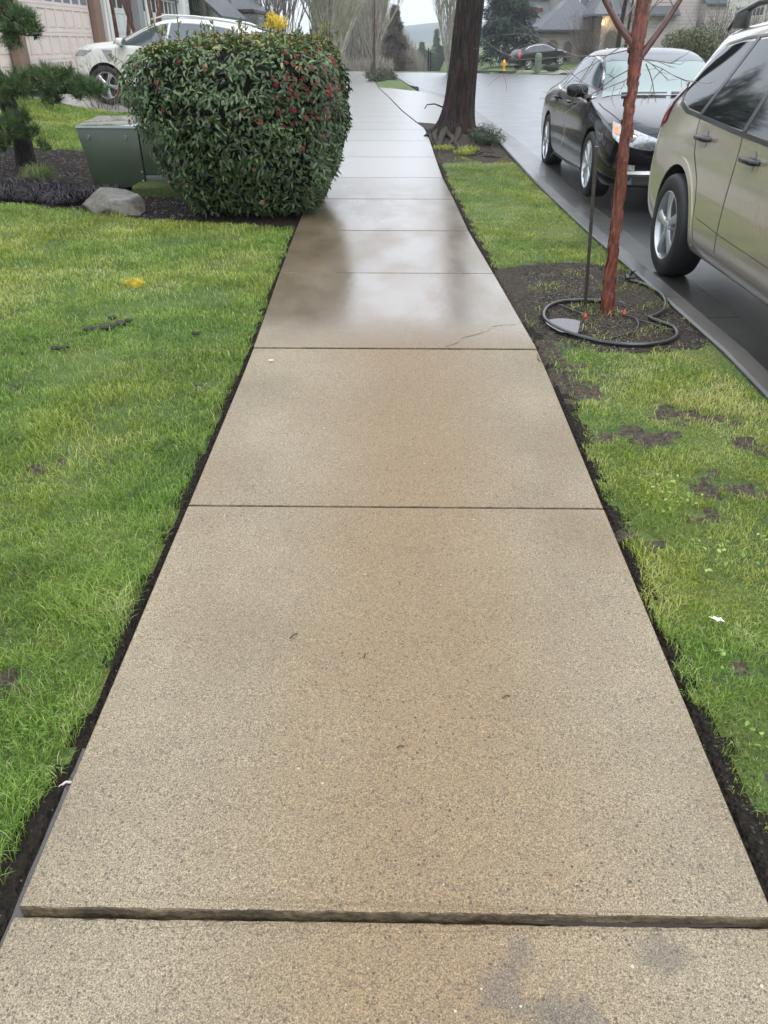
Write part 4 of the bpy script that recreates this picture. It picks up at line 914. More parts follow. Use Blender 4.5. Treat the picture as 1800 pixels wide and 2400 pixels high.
def make_car(name,label,P,loc,rz,pitch=0,cat_='car',group=None):
    root=empty(name,loc,rz,label,cat_,group); root.rotation_euler=(0,pitch,rz)
    st=P['st']; n=len(st)
    V=[];rows=[]
    for (x,zb,hw,zsd,ws,wt,zt,cr_) in st:
        zte=zt-cr_
        pts=[(0,zb),(.55*hw,zb),(.93*hw,zb+.01),(.985*hw,zb+.10),(hw,zb*.5+zsd*.5),(hw*P.get('tum',.98),zsd-.10),(ws,zsd),(ws*.45+wt*.55,zsd*.45+zte*.55) if zt-zsd>.25 else (ws*.5+wt*.5,zsd*.45+zte*.55),(wt,zte),(wt*.86,zt-cr_*.35),(wt*.45,zt-.004),(0,zt)]
        rows.append(pts)
    m=len(rows[0]); bm=bmesh.new(); grid=[]
    for i,pts in enumerate(rows):
        x=st[i][0]; L=[];
        for j,(y,z) in enumerate(pts):
            bow=P.get('bow',.0)
            xx=x
            if i in (0,1) : xx=x+P.get('fbow',.12)*(-(y/st[i][2])**2)* (1 if i==0 else .6)
            if i in (n-1,n-2): xx=x+P.get('rbow',.10)*((y/st[i][2])**2)*(1 if i==n-1 else .6)
            L.append(bm.verts.new((xx,y,z)))
        Rr=[L[j] if j in(0,m-1) else bm.verts.new((L[j].co.x,-L[j].co.y,L[j].co.z)) for j in range(m)]
        grid.append((L,Rr))
    for i in range(n-1):
        for s in (0,1):
            a,b=grid[i][s],grid[i+1][s]
            for j in range(m-1): bm.faces.new((a[j],a[j+1],b[j+1],b[j]))
    for g in (grid[0],grid[-1]):
        L,Rr=g
        bm.faces.new((L[0],L[1],Rr[1]));
        for j in range(1,m-2): bm.faces.new((L[j],L[j+1],Rr[j+1],Rr[j]))
        bm.faces.new((L[m-2],L[m-1],Rr[m-2]))
    bmesh.ops.recalc_face_normals(bm,faces=bm.faces)
    cl_=bm.edges.layers.float.get('crease_edge') or bm.edges.layers.float.new('crease_edge')
    for s in (0,1):
        for i in range(n-1):
            for j,c in ((6,P.get('crsh',.45)),(8,.35),(2,.5)):
                e=bm.edges.get((grid[i][s][j],grid[i+1][s][j]))
                if e: e[cl_]=c
        for i,c in P.get('crst',{}).items():
            for j in range(6,m-1):
                e=bm.edges.get((grid[i][s][j],grid[i][s][j+1]))
                if e: e[cl_]=c
    me=bpy.data.meshes.new('body'); bm.to_mesh(me); bm.free()
    tmp=bpy.data.objects.new('tmp',me); COL.objects.link(tmp)
    md=tmp.modifiers.new('s','SUBSURF'); md.levels=3; md.render_levels=3
    me.materials.append(P['paint']); me.materials.append(M['well'])
    r,w=P['r'],P['w']; axles=P['axles']; yo=P['track']
    cutters=[]
    dg=bpy.context.evaluated_depsgraph_get(); dg.update()
    full=bpy.data.meshes.new_from_object(tmp.evaluated_get(dg))
    bvh=BVHTree.FromPolygons([v.co.copy() for v in full.vertices],[tuple(p.vertices) for p in full.polygons])
    for ax in axles:
        for s in (1,-1):
            cb=MB(); ar=r+P.get('archgap',.055)
            k=40; V=[(ax+ar*math.cos(2*math.pi*q/k),yy*s,r+ar*math.sin(2*math.pi*q/k)*1.0) for yy in (yo-.34,1.3) for q in range(k)]
            cb.add(V,[tuple(range(k)),tuple(range(2*k-1,k-1,-1))]+[(q,(q+1)%k,k+(q+1)%k,k+q) for q in range(k)])
            me2=bpy.data.meshes.new('c'); me2.from_pydata(cb.V,[],cb.F); b2=bmesh.new(); b2.from_mesh(me2); bmesh.ops.recalc_face_normals(b2,faces=b2.faces); b2.to_mesh(me2); b2.free()
            me2.materials.append(M['well']); co=bpy.data.objects.new('c',me2); COL.objects.link(co); cutters.append(co)
            bo=tmp.modifiers.new('b','BOOLEAN'); bo.operation='DIFFERENCE'; bo.object=co; bo.solver='EXACT'
            try: bo.material_mode='TRANSFER'
            except Exception: pass
    dg.update(); dg=bpy.context.evaluated_depsgraph_get()
    body=bpy.data.meshes.new_from_object(tmp.evaluated_get(dg)); body.name='body'
    for o in cutters+[tmp]: bpy.data.objects.remove(o)
    body.polygons.foreach_set('use_smooth',[True]*len(body.polygons)); body.set_sharp_from_angle(angle=R(32))
    bo_=bpy.data.objects.new('body',body); COL.objects.link(bo_); bo_.parent=root
    def hit(p,d):
        h=bvh.ray_cast(Vector(p),Vector(d),6)
        return (h[0],h[1]) if h[0] is not None else (None,None)
    def patch(nm,bot,top,d,mat,off=.004,nu=14,nv=10,parent=root,thick=0,smooth_curve=False):
        """ruled patch between two polylines (3D start points) projected onto the body along d"""
        d=Vector(d).normalized()
        def samp(L,k):
            L=[Vector(p) for p in L]; 
            seg=[(L[i+1]-L[i]).length for i in range(len(L)-1)]; T=sum(seg) or 1; out=[]
            for q in range(k):
                s=T*q/(k-1); i=0
                while i<len(seg)-1 and s>seg[i]: s-=seg[i]; i+=1
                t=s/seg[i] if seg[i] else 0; out.append(L[i].lerp(L[i+1],min(t,1)))
            return out
        B=samp(bot,nu);T_=samp(top,nu); Vv=[];okv=[]
        for q in range(nu):
            for k in range(nv):
                p=B[q].lerp(T_[q],k/(nv-1)); h,nn=hit(p,d)
                if h is None: Vv.append(None)
                else:
                    if nn.dot(d)>0: nn=-nn
                    Vv.append(h+nn*off)
        F=[];idx={}
        VV=[]
        for i_,v in enumerate(Vv):
            if v is not None: idx[i_]=len(VV); VV.append(v)
        for q in range(nu-1):
            for k in range(nv-1):
                f=[q*nv+k,(q+1)*nv+k,(q+1)*nv+k+1,q*nv+k+1]
                if all(i_ in idx for i_ in f):
                    ps=[VV[idx[i_]] for i_ in f]
                    if max((ps[0]-ps[2]).length,(ps[1]-ps[3]).length)<.45: F.append(tuple(idx[i_] for i_ in f))
        if not F: return None
        me=bpy.data.meshes.new(nm); me.from_pydata(VV,[],F); b=bmesh.new(); b.from_mesh(me)
        for f in b.faces:
            f.normal_update()
        s_=sum(f.normal.dot(d) for f in b.faces)
        if s_>0: bmesh.ops.reverse_faces(b,faces=b.faces)
        if thick:
            bmesh.ops.solidify(b,geom=b.faces[:],thickness=thick)
        b.to_mesh(me); b.free(); me.polygons.foreach_set('use_smooth',[True]*len(me.polygons))
        if thick: me.set_sharp_from_angle(angle=R(40))
        return link(nm,me,parent,[mat])
    def strip(nm,pts,d,mat,wd=.006,off=.0025,parent=root,n=30,side=None):
        """thin line along pts projected"""
        L=[Vector(p) for p in pts]; A=[];B=[]
        sd=Vector(d).normalized()
        for i,p in enumerate(L):
            t=(L[min(i+1,len(L)-1)]-L[max(i-1,0)]).normalized(); q=t.cross(sd).normalized()*wd/2; A.append(p-q);B.append(p+q)
        return patch(nm,A,B,d,mat,off,n,3,parent)
    # wheels
    ty,rm,ds=wheel_meshes(r,w,P['rr'],P['spokes'],P['twin'])
    protos={}
    for ax in axles:
        for s in (1,-1):
            if not protos:
                o=ty.build('wheel',M['rubber'],root,smooth=True,angle=60); c1=rm.build('rim',M['alloy'],o,smooth=True,angle=40); c2=ds.build('brake_disc',M['well'],o,smooth=True); protos={'o':o}
            else: o=copy_tree(protos['o'],root)
            o.location=(ax,s*(yo-w/2+.0),r); o.rotation_euler=(0,random.uniform(0,1.2),0 if s>0 else math.pi)
    for s in (1,-1):
        D=(0,-s,0)
        def sp(L): return [(x,s*1.5,z) for x,z in L]
        for nm,b,t,mt in P['sidewin']: patch(nm,sp(b),sp(t),D,M[mt],.004,22,10)
        for L in P.get('seams',[]): strip('door_gap',sp(L),D,M['seam'],.007,.002,n=40)
        for nm,L,wd,mt in P.get('trims',[]): strip(nm,sp(L),D,M[mt],wd,.006,n=40)
        for x,z in P.get('handles',[]):
            h,nn=hit((x,s*1.5,z),D)
            if h is None: continue
            mb=MB(); mb.tube([(x-.11,h.y+s*.008,z-.004),(x-.085,h.y+s*.036,z),(x-.0,h.y+s*.045,z+.003),(x+.085,h.y+s*.036,z),(x+.11,h.y+s*.006,z-.002)],[.012,.017,.017,.017,.012],10)
            hd=mb.build('door_handle',M[P.get('handle_mat','blackpl')],root,smooth=True,angle=70)
            # recess cup behind
            cup=patch('handle_cup',[(x-.035,s*1.5,z-.045),(x,s*1.5,z-.058),(x+.035,s*1.5,z-.045)],[(x-.035,s*1.5,z+.04),(x,s*1.5,z+.052),(x+.035,s*1.5,z+.04)],D,M[P.get('cup','silver')],.003,10,8,hd)
        if 'mirror' in P:
            mx_,mz_,mat_=P['mirror']; h,nn=hit((mx_,s*1.5,mz_-.02),D)
            y0=h.y if h is not None else s*.8
            mm=blob('side_mirror',[(mx_,y0+s*.15,mz_+.04,.085,.135,.080)],P[mat_] if mat_ in P else M[mat_],root,3,3,.0)
            for v_ in mm.data.vertices:
                q_=[(v_.co.x-mx_)/.085,(v_.co.y-(y0+s*.15))/.135,(v_.co.z-mz_-.04)/.080]; q_=[math.copysign(abs(t_)**.62,t_) for t_ in q_]
                v_.co=(mx_+q_[0]*.075-.02*abs(q_[1]),y0+s*.15+q_[1]*.125,mz_+.04+q_[2]*.070)
            mb=MB(); mb.tube([(mx_+.05,y0-s*.02,mz_-.04),(mx_+.01,y0+s*.09,mz_-.01)],[.035,.03],8); mb.build('mirror_arm',M['blackpl'],mm,smooth=True)
            mb=MB(); mb.lathe([(0,-.0735),(.085,-.071),(.09,-.06)],24,'x',(0,0,0)); gl=mb.build('mirror_glass',M['glass_grey'],mm,smooth=True); gl.location=(mx_-.022,y0+s*.15,mz_+.04); gl.scale=(1,1.15,.68)
        if P.get('arch'):
            for ax in axles:
                ar=r+P.get('archgap',.055); pts=[(ax+(ar+.014)*math.cos(t),s*1.5,r+(ar+.014)*math.sin(t)) for t in np.linspace(R(-8),R(188),40)]
                patch('arch_trim',[(ax+(ar+.001)*math.cos(t),s*1.5,r+(ar+.001)*math.sin(t)) for t in np.linspace(R(-6),R(186),40)],[(ax+(ar+P['arch'])*math.cos(t),s*1.5,r+(ar+P['arch'])*math.sin(t)) for t in np.linspace(R(-6),R(186),40)],D,P['archmat'],.007,40,5,root,.006)
    for nm,b,t,dr,mt,off in P.get('patches',[]):
        patch(nm,b,t,dr,M[mt] if isinstance(mt,str) else mt,off,24,12)
    P['_api']=(root,hit,patch,strip)
    return root
def sym(L): return L+[(x,-y,z) for x,y,z in reversed(L) if abs(y)>1e-6]
# ---- tan suv
# station: x, z bottom, half width, shoulder z, half width at shoulder, half width roof edge, top z, crown drop
tan=paint('tan_metallic_paint',(.56,.485,.39),.6,rough=.24)
suv=dict(paint=tan,tum=.966,r=.352,w=.225,rr=.235,spokes=5,twin=False,axles=(1.33,-1.33),track=.925,archgap=.06,arch=.05,archmat=tan,
 st=[(2.22,.34,.60,.62,.58,.42,.74,.03),(2.12,.26,.80,.74,.74,.56,.90,.03),(1.75,.24,.89,.88,.82,.62,1.02,.03),(1.25,.24,.905,.97,.86,.64,1.11,.04),(1.02,.24,.905,1.0,.865,.64,1.18,.05),(.42,.24,.90,1.02,.87,.62,1.60,.06),(.0,.24,.90,1.03,.87,.61,1.665,.06),(-.6,.24,.90,1.06,.87,.61,1.675,.06),(-1.2,.24,.905,1.09,.87,.60,1.655,.06),(-1.78,.25,.905,1.12,.86,.58,1.615,.07),(-2.02,.28,.90,1.12,.82,.62,1.36,.07),(-2.15,.34,.88,1.05,.79,.62,1.14,.03),(-2.25,.36,.84,.72,.77,.58,.78,.02)],
 crst={9:.4},fbow=.22,rbow=.09,
 sidewin=[('window',[(-.40,1.06),(-.60,1.065),(-1.13,1.09)],[(-.40,1.535),(-.70,1.53),(-.98,1.515)],'glass'),
          ('window',[(.42,1.03),(.0,1.045),(-.34,1.055)],[(.20,1.53),(-.0,1.54),(-.34,1.54)],'glass'),
          ('window',[(1.02,1.03),(.8,1.025),(.48,1.03)],[(.50,1.47),(.42,1.50),(.28,1.53)],'glass'),
          ('window',[(-1.20,1.10),(-1.45,1.112),(-1.66,1.15),(-1.76,1.24)],[(-1.05,1.51),(-1.30,1.50),(-1.56,1.47),(-1.70,1.38)],'glass')],
 seams=[[(-1.16,1.10),(-1.17,1.0),(-1.10,.86),(-.93,.72),(-.87,.60),(-.86,.45),(-.82,.36)],[(-.37,1.06),(-.37,.8),(-.38,.6),(-.40,.36)],[(-.98,1.55),(-1.17,1.12)],[(.50,1.03),(.50,.6),(.48,.36)]],
 trims=[('sill_trim',[(-.86,.34),(-.5,.325),(.3,.32),(.9,.33)],.02,'silver'),('window_trim',[(-1.78,1.22),(-1.66,1.13),(-1.45,1.09),(-1.2,1.08),(-.5,1.045),(.5,1.01),(1.02,1.01)],.025,'blackpl'),('window_trim',[(-1.72,1.40),(-1.58,1.49),(-1.25,1.525),(-.6,1.553),(.2,1.555)],.014,'blackpl'),
  ('window_post',[(-1.165,1.09),(-1.015,1.53)],.05,'blackpl'),('window_post',[(-.37,1.05),(-.37,1.55)],.05,'blackpl')],
 handles=[(-.97,.965),(.00-.14,.925)],mirror=(.88,1.06,'paint'),
 patches=[('windshield',sym([(1.10,.74,2),(1.16,.4,2),(1.18,0,2)]),sym([(.50,.56,2),(.53,.3,2),(.54,0,2)]),(0,0,-1),'glass',.004),
  ('rear_window',[(-3,-.55,1.18),(-3,0,1.17),(-3,.55,1.18)],[(-3,-.5,1.50),(-3,0,1.52),(-3,.5,1.50)],(1,0,0),'glass',.004)])
for s in (1,-1):
    suv['patches']+= [('tail_light',[(-3,s*1.40,.96),(-2.97,s*1.52,.93),(-2.9,s*1.62,1.0)],[(-3,s*1.34,1.22),(-2.93,s*1.48,1.25),(-2.84,s*1.60,1.22)],(1,-s*.75,0),'red_lens',.012),
     ('reflector',[(-3,s*.55,.50),(-3,s*.75,.50)],[(-3,s*.55,.54),(-3,s*.75,.54)],(1,0,0),'red_lens',.004),
     ('headlight',[(3,s*.50,.72),(3,s*.72,.74)],[(3,s*.52,.84),(3,s*.74,.87)],(-1,0,0),'lamp_lens',.006)]
SUVX=2.955
rsv=make_car('suv','tan compact suv with black roof rails parked nearest at the right edge',suv,(SUVX,6.14-1.33,float(zs(5))-.140),-math.pi/2,cat_='suv')
root,hit,patch,strip=suv['_api']; root.scale=(1,1,1.03)
for s in (1,-1):
    mb=MB(); y=.565*s; mb.tube([(-1.80,y,1.58),(-1.62,y*1.0,1.675),(-1.30,y,1.722),(-.7,y,1.738),(.0,y,1.732),(.20,y,1.712),(.34,y,1.64)],[.012,.020,.021,.021,.021,.02,.012],10)
    rk=mb.build('roof_rail',M['blackpl'],root,smooth=True,angle=80)
    mb=MB(); mb.box(-1.70,-1.46,y-.018,y+.018,1.58,1.685); mb.build('rail_foot',M['blackpl'],rk,smooth=True,bevel=.012); mb=MB(); mb.box(-.02,.16,y-.018,y+.018,1.63,1.72); mb.build('rail_foot',M['blackpl'],rk,smooth=True,bevel=.012)
for yk in (.75,):
    pass
# lower door moulding crease
for s in (1,-1):
    strip('door_moulding',[(x,s*1.5,z) for x,z in [(-.80,.50),(-.3,.475),(.5,.46)]],(0,-s,0),M['seam'],.003,.001)
strip('bumper_gap',[(-3,-.8,.70),(-3,0,.70),(-3,.8,.70)],(1,0,0),M['seam'],.008,.003)
# ---- black sedan
blk=paint('black_paint',(.004,.004,.005),0,rough=.3,spec=.05)
sed=dict(paint=blk,r=.325,w=.235,rr=.232,spokes=7,twin=True,axles=(1.3875,-1.3875),track=.93,archgap=.045,
 st=[(2.44,.25,.66,.46,.64,.50,.56,.02),(2.34,.20,.82,.58,.78,.58,.69,.02),(1.95,.17,.92,.72,.86,.62,.81,.02),(1.40,.17,.94,.83,.87,.64,.92,.03),(1.00,.17,.94,.88,.87,.66,.975,.03),(.80,.17,.935,.905,.87,.66,1.04,.035),(.10,.17,.93,.925,.87,.60,1.385,.06),(-.30,.17,.93,.935,.87,.585,1.435,.055),(-.85,.17,.93,.95,.87,.58,1.415,.06),(-1.35,.17,.94,.965,.86,.60,1.28,.05),(-1.78,.19,.93,.965,.83,.64,1.08,.04),(-2.15,.24,.91,.94,.80,.64,1.02,.03),(-2.42,.30,.84,.86,.76,.60,.94,.03),(-2.50,.34,.74,.60,.70,.54,.66,.02)],
 fbow=.30,rbow=.16,
 sidewin=[('window',[(.78,.955),(.5,.955),(-.10,.965)],[(.32,1.185),(.05,1.275),(-.15,1.305)],'glass_grey'),
  ('window',[(-.16,.965),(-.6,.975),(-.98,.99)],[(-.20,1.31),(-.5,1.315),(-.90,1.27)],'glass_grey'),
  ('window',[(-1.03,.995),(-1.2,1.01),(-1.30,1.03)],[(-.95,1.255),(-1.05,1.22),(-1.26,1.11)],'glass_grey')],
 seams=[[(.82,.93),(.88,.75),(.90,.5),(.88,.28)],[(-.14,.95),(-.16,.7),(-.18,.28)],[(-1.05,.97),(-1.04,.8),(-.98,.62),(-.93,.45),(-.92,.30)]],
 trims=[('window_trim',[(.82,.94),(.4,.935),(-.4,.945),(-1.0,.965),(-1.32,1.0)],.020,'chrome'),('window_trim',[(.55,1.10),(.35,1.205),(.08,1.295),(-.2,1.33),(-.55,1.335),(-.9,1.295),(-1.15,1.21),(-1.34,1.04)],.014,'chrome'),
   ('sill_trim',[(-.9,.22),(0,.205),(.9,.22)],.03,'blackpl')],
 handles=[(-.02,.86),(-.93,.875)],handle_mat='paint_b',cup='seam',mirror=(.66,.965,'paint'),
 patches=[('windshield',sym([(.93,.74,2),(1.04,.4,2),(1.07,0,2)]),sym([(.06,.545,2),(.12,.3,2),(.135,0,2)]),(0,0,-1),'glass_skypale',.004),
  ('windshield_tint',sym([(.22,.57,2),(.28,.3,2),(.295,0,2)]),sym([(.062,.545,2),(.122,.3,2),(.137,0,2)]),(0,0,-1),'glass_grey',.006),
  ('rear_window',sym([(-1.62,.60,2),(-1.70,.3,2),(-1.72,0,2)]),sym([(-1.08,.53,2),(-1.05,.3,2),(-1.04,0,2)]),(0,0,-1),'glass',.004),
  ('grille',[(3,-.27,.42),(3,0,.36),(3,.27,.42)],[(3,-.37,.672),(3,0,.69),(3,.37,.672)],(-1,0,0),'silver',.012),
  ('lower_grille',[(3,-.62,.205),(3,0,.195),(3,.62,.205)],[(3,-.62,.30),(3,0,.30),(3,.62,.30)],(-1,0,0),'well',.004),
  ('bumper_chrome',[(3,-.70,.315),(3,0,.305),(3,.70,.315)],[(3,-.70,.345),(3,0,.335),(3,.70,.345)],(-1,0,0),'silver',.016)])
M['paint_b']=blk
for s in (1,-1):
    sed['patches']+=[('headlight',[(3.4,s*.80,.525),(3.3,s*1.07,.55),(3.15,s*1.22,.585),(3.05,s*1.29,.64)],[(3.33,s*.81,.62),(3.15,s*1.07,.70),(3.0,s*1.22,.745),(2.9,s*1.29,.765)],(-1,-s*.45,0),'lamp_lens',.006),
      ('turn_lamp',[(3.10,s*1.225,.655),(3.05,s*1.28,.67)],[(2.98,s*1.235,.725),(2.93,s*1.285,.745)],(-1,-s*.45,0),'amber',.011),
      ('fog_lamp',[(3,s*.60,.35),(3,s*.72,.36)],[(3,s*.60,.40),(3,s*.72,.41)],(-1,0,0),'lamp_lens',.006),
      ('tail_light',[(-3,s*.5,.78),(-3,s*.78,.80)],[(-3,s*.5,.90),(-3,s*.78,.90)],(1,0,0),'red_lens',.006)]
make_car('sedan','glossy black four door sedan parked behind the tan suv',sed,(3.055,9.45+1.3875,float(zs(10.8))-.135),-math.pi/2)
root,hit,patch,strip=sed['_api']; root.scale=(1,1,1.035); root.rotation_euler=(0,R(-.55),-math.pi/2)
strip('hood_gap',[(1.06,.80,2),(1.3,.80,2),(1.8,.74,2),(2.1,.64,2)],(0,0,-1),M['seam'],.008,.002)
strip('hood_gap',[(1.06,-.80,2),(1.3,-.80,2),(1.8,-.74,2),(2.1,-.64,2)],(0,0,-1),M['seam'],.008,.002)
strip('hood_gap',[(2.2,-.6,2),(2.28,0,2),(2.2,.6,2)],(0,0,-1),M['seam'],.008,.002)
for y in (.0,-.55):
    mb=MB(); P_=[]
    for q in range(7):
        t=q/6; yy_=y+.50*t; xx_=1.035-.07*abs(yy_)**1.5+.0; h,nn=hit((xx_,yy_,2),(0,0,-1)); P_.append(h+Vector((0,0,.022)))
    mb.tube(P_,[.014,.012,.010,.010,.010,.009,.008],6); mb.build('wiper',M['blackpl'],root,smooth=True)
for s in (1,-1):
    h,nn=hit((3,s*.66,.635),(-1,0,0))
    if h is not None:
        mb=MB(); mb.lathe([(0,.03),(.028,.027),(.04,.016),(.048,.018),(.05,.0)],24,'x',(h.x-.012,h.y,h.z)); mb.build('projector_lamp',M['chrome'],root,smooth=True)
# ---- white suv on the driveway (crossover)
wht=paint('white_pearl_paint',(.62,.62,.58),0,rough=.35)
def crossover(p,win,sc=(1,1,1),mirror='paint',archm=None):
    return dict(paint=p,r=.36,w=.23,rr=.245,spokes=5,twin=False,axles=(1.38,-1.40),track=.93,archgap=.055,arch=.04,archmat=archm or p,
 st=[(2.36,.36,.62,.70,.60,.45,.80,.03),(2.24,.27,.82,.86,.78,.58,.98,.03),(1.85,.25,.90,.98,.84,.64,1.10,.03),(1.35,.25,.92,1.04,.87,.66,1.16,.04),(1.10,.25,.92,1.06,.875,.66,1.21,.05),(.40,.25,.915,1.08,.88,.63,1.57,.06),(-.05,.25,.915,1.09,.88,.62,1.645,.06),(-.7,.25,.915,1.11,.88,.61,1.655,.06),(-1.3,.25,.92,1.14,.87,.59,1.61,.06),(-1.85,.26,.91,1.17,.84,.56,1.50,.07),(-2.15,.30,.89,1.15,.80,.62,1.25,.05),(-2.30,.36,.85,1.0,.77,.60,1.06,.03),(-2.38,.40,.76,.70,.70,.54,.76,.02)],
 fbow=.26,rbow=.15,
 sidewin=[('window',[(1.06,1.10),(.7,1.105),(.12,1.115)],[(.62,1.34),(.35,1.46),(.05,1.53)],win),('window',[(.06,1.115),(-.4,1.125),(-.86,1.14)],[(.0,1.535),(-.4,1.55),(-.80,1.54)],win),('window',[(-.92,1.145),(-1.3,1.17),(-1.62,1.25)],[(-.86,1.535),(-1.2,1.50),(-1.55,1.36)],win)],
 seams=[[(1.12,1.05),(1.15,.8),(1.10,.35)],[(.08,1.1),(.06,.8),(.04,.35)],[(-.90,1.13),(-.92,.95),(-.85,.7),(-.84,.36)]],
 trims=[('window_trim',[(1.04,1.13),(.62,1.37),(.35,1.49),(.0,1.555),(-.4,1.572),(-.85,1.56),(-1.25,1.51),(-1.6,1.36)],.014,'chrome'),('sill_trim',[(-.85,.33),(.9,.33)],.10,'blackpl')],
 handles=[(.22,.98),(-.72,1.0)],handle_mat='paint_x',cup='seam',mirror=(.98,1.12,mirror),
 patches=[('windshield',sym([(1.22,.76,2),(1.30,.4,2),(1.32,0,2)]),sym([(.50,.56,2),(.54,.3,2),(.55,0,2)]),(0,0,-1),'glass_grey',.004),
  ('rear_window',[(-3,-.55,1.20),(-3,0,1.19),(-3,.55,1.20)],[(-3,-.48,1.42),(-3,0,1.44),(-3,.48,1.42)],(1,0,0),'glass',.004)]+
  sum([[('headlight',[(3,s*.52,.80),(2.9,s*.66,.82),(2.5,s*1.2,.86)],[(3,s*.54,.92),(2.9,s*.68,.94),(2.4,s*1.25,.97)],(-1,-s*.5,0),'lamp_lens',.006),
        ('tail_light',[(-2.9,s*1.15,.86),(-2.8,s*1.33,.88)],[(-2.86,s*1.10,1.34),(-2.80,s*1.24,1.34)],(1,-s*.7,0),'red_lens',.008)] for s in (1,-1)],[]))
M['paint_x']=wht
wp_=crossover(wht,'glass_grey')
wr_=make_car('suv','white suv parked on the driveway behind the clipped bush',wp_,(-4.60,18.95,.30),math.pi-R(6),pitch=R(-3.2),cat_='suv')
root,hit,patch,strip=wp_['_api']
for s in (1,-1):
    patch('fender_vent',[(1.30,s*1.5,.80),(1.22,s*1.5,.80)],[(1.42,s*1.5,1.0),(1.20,s*1.5,1.0)],(0,-s,0),M['silver'],.008,8,8)
    mb=MB(); y=.60*s; mb.tube([(-1.45,y,1.585),(-1.25,y,1.625),(-.5,y,1.675),(.1,y,1.665),(.42,y,1.58)],[.012,.018,.018,.018,.01],8); mb.build('roof_rail',wht,root,smooth=True)
mb=MB(); mb.add([(-1.75,-.55,1.53),(-1.75,.55,1.53),(-2.15,.50,1.47),(-2.15,-.50,1.47),(-1.75,-.55,1.56),(-1.75,.55,1.56),(-2.15,.50,1.495),(-2.15,-.50,1.495)],[(0,3,2,1),(4,5,6,7),(0,1,5,4),(1,2,6,5),(2,3,7,6),(3,0,4,7)])
mb.build('spoiler',M['blackpl'],root,bevel=.01,smooth=True)
mb=MB(); mb.tube([(-1.15,0,1.63),(-1.32,0,1.66),(-1.62,0,1.86)],[.02,.008,.004],6); mb.build('antenna',M['blackpl'],root)
# ---- small black crossover far across the road
M['paint_x']=blk
cp=crossover(blk,'glass',mirror='paint'); cp['handle_mat']='paint_x'
make_car('suv','small black suv parked up on the grass beyond the yellow hydrant',cp,(11.15,70.6,-.20),R(22),pitch=R(-5),cat_='suv')
# ---------------------------------------------------------------- trees
def bark_m(name,c0,c1,c2,sz=1,red=None):
    a=N(name); o=a.obj(); g=a.noise(5*sz,6,.65,a.mapping((4,4,.7),o),.4); f=a.noise(30*sz,4,.6,a.mapping((3,3,.5),o))
    w=a.n('ShaderNodeTexWave',_Scale=3*sz,_Distortion=6,_Detail=4); a.l(a.mapping((4,4,.25),o),w.inputs[0])
    c=a.ramp(g,[(.3,c0),(.5,c1),(.72,c2)])
    c=a.mix(.75,c,a.ramp(f,[(.3,.5),(.7,1.5)]),'MULTIPLY')
    if red: c=a.mix(a.ramp(a.noise(3,3,.5,a.mapping((3,3,.6),o)),[(.55,0),(.68,.7)]),c,red)
    a.set(Base_Color=c,Roughness=.75); a.p.inputs['Specular IOR Level'].default_value=.25; a.bump(a.math('ADD',a.math('ADD',g,w.outputs['Fac']),f),1.0,.03/sz); return a.m
M['bigbark']=bark_m('furrowed_bark',(.010,.007,.006),(.034,.024,.020),(.080,.062,.054),1,(.07,.022,.013))
M['greybark']=bark_m('hazed_grey_bark',(.05,.04,.03),(.12,.10,.075),(.20,.18,.14),1)  # background bark made paler, distance haze put into the colour
M['greenbark']=simple('hazed_mossy_bark',(.27,.255,.19),.8,.3,3); M['brownbark']=simple('hazed_brown_bark',(.20,.165,.145),.8,.3,3)  # branch colours lightened too, standing in for distance haze
# big street tree
tx,ty=.98,14.25; tz=float(G(tx,ty))
bt=empty('street_tree',(tx,ty,tz),0,'large dark trunked street tree with spreading roots between walk and road','tree')
bm=bmesh.new(); nseg=72; rows=[]; hs_=[-.12,-.04,0,.05,.10,.16,.24,.34,.48,.65]+list(np.arange(.9,6.2,.2))
rt=random.Random(8); flut=[(rt.randint(2,9),rt.uniform(0,6.28),rt.uniform(.2,1)) for _ in range(6)]
for h in hs_:
    rad=.215+.19*math.exp(-max(h,0)/.16)+.06*math.exp(-max(h,0)/.7)-.004*h
    lean=(.075*max(h,0),0); row=[]
    for k in range(nseg):
        a=2*math.pi*k/nseg; fl=1+.10*math.exp(-max(h,0)/.35)*sum(w_*math.sin(n_*a+p_) for n_,p_,w_ in flut)*.9
        fl+=.018*math.sin(17*a+2*math.sin(h*2.1))+.014*math.sin(31*a+h*1.7)+.015*math.sin(5*a+h*3)
        if h>2.0: fl+=.04*math.exp(-((a-5.6)/.3)**2)
        row.append(bm.verts.new((math.cos(a)*rad*fl+lean[0]-.01*math.sin(h*1.3)-.06*math.exp(-max(h,0)/.2),math.sin(a)*rad*fl,h)))
    rows.append(row)
for i in range(len(rows)-1):
    for k in range(nseg): bm.faces.new((rows[i][k],rows[i][(k+1)%nseg],rows[i+1][(k+1)%nseg],rows[i+1][k]))
me=bpy.data.meshes.new('trunk'); bm.to_mesh(me); bm.free(); me.polygons.foreach_set('use_smooth',[True]*len(me.polygons)); link('trunk',me,bt,[M['bigbark']])
rootm=bark_m('exposed_root_bark',(.03,.022,.016),(.08,.064,.048),(.16,.135,.11),2)
def rootp(pts,r0,r1):
    m=MB(); P=cat([Vector((x-tx,y-ty,float(G(x,y))-.028+mnd(x,y)+dz-tz)) for x,y,dz in pts],6); k=len(P)
    m.tube(P,[(r0+(r1-r0)*i/(k-1))*(1+.12*math.sin(i*1.9)) for i in range(k)],9); m.build('root',rootm,bt,smooth=True,angle=80)
def mnd(x,y): return .10*math.exp(-(((x-.95)/.45)**2+((y-14.3)/1.1)**2)) if x>.5 else 0
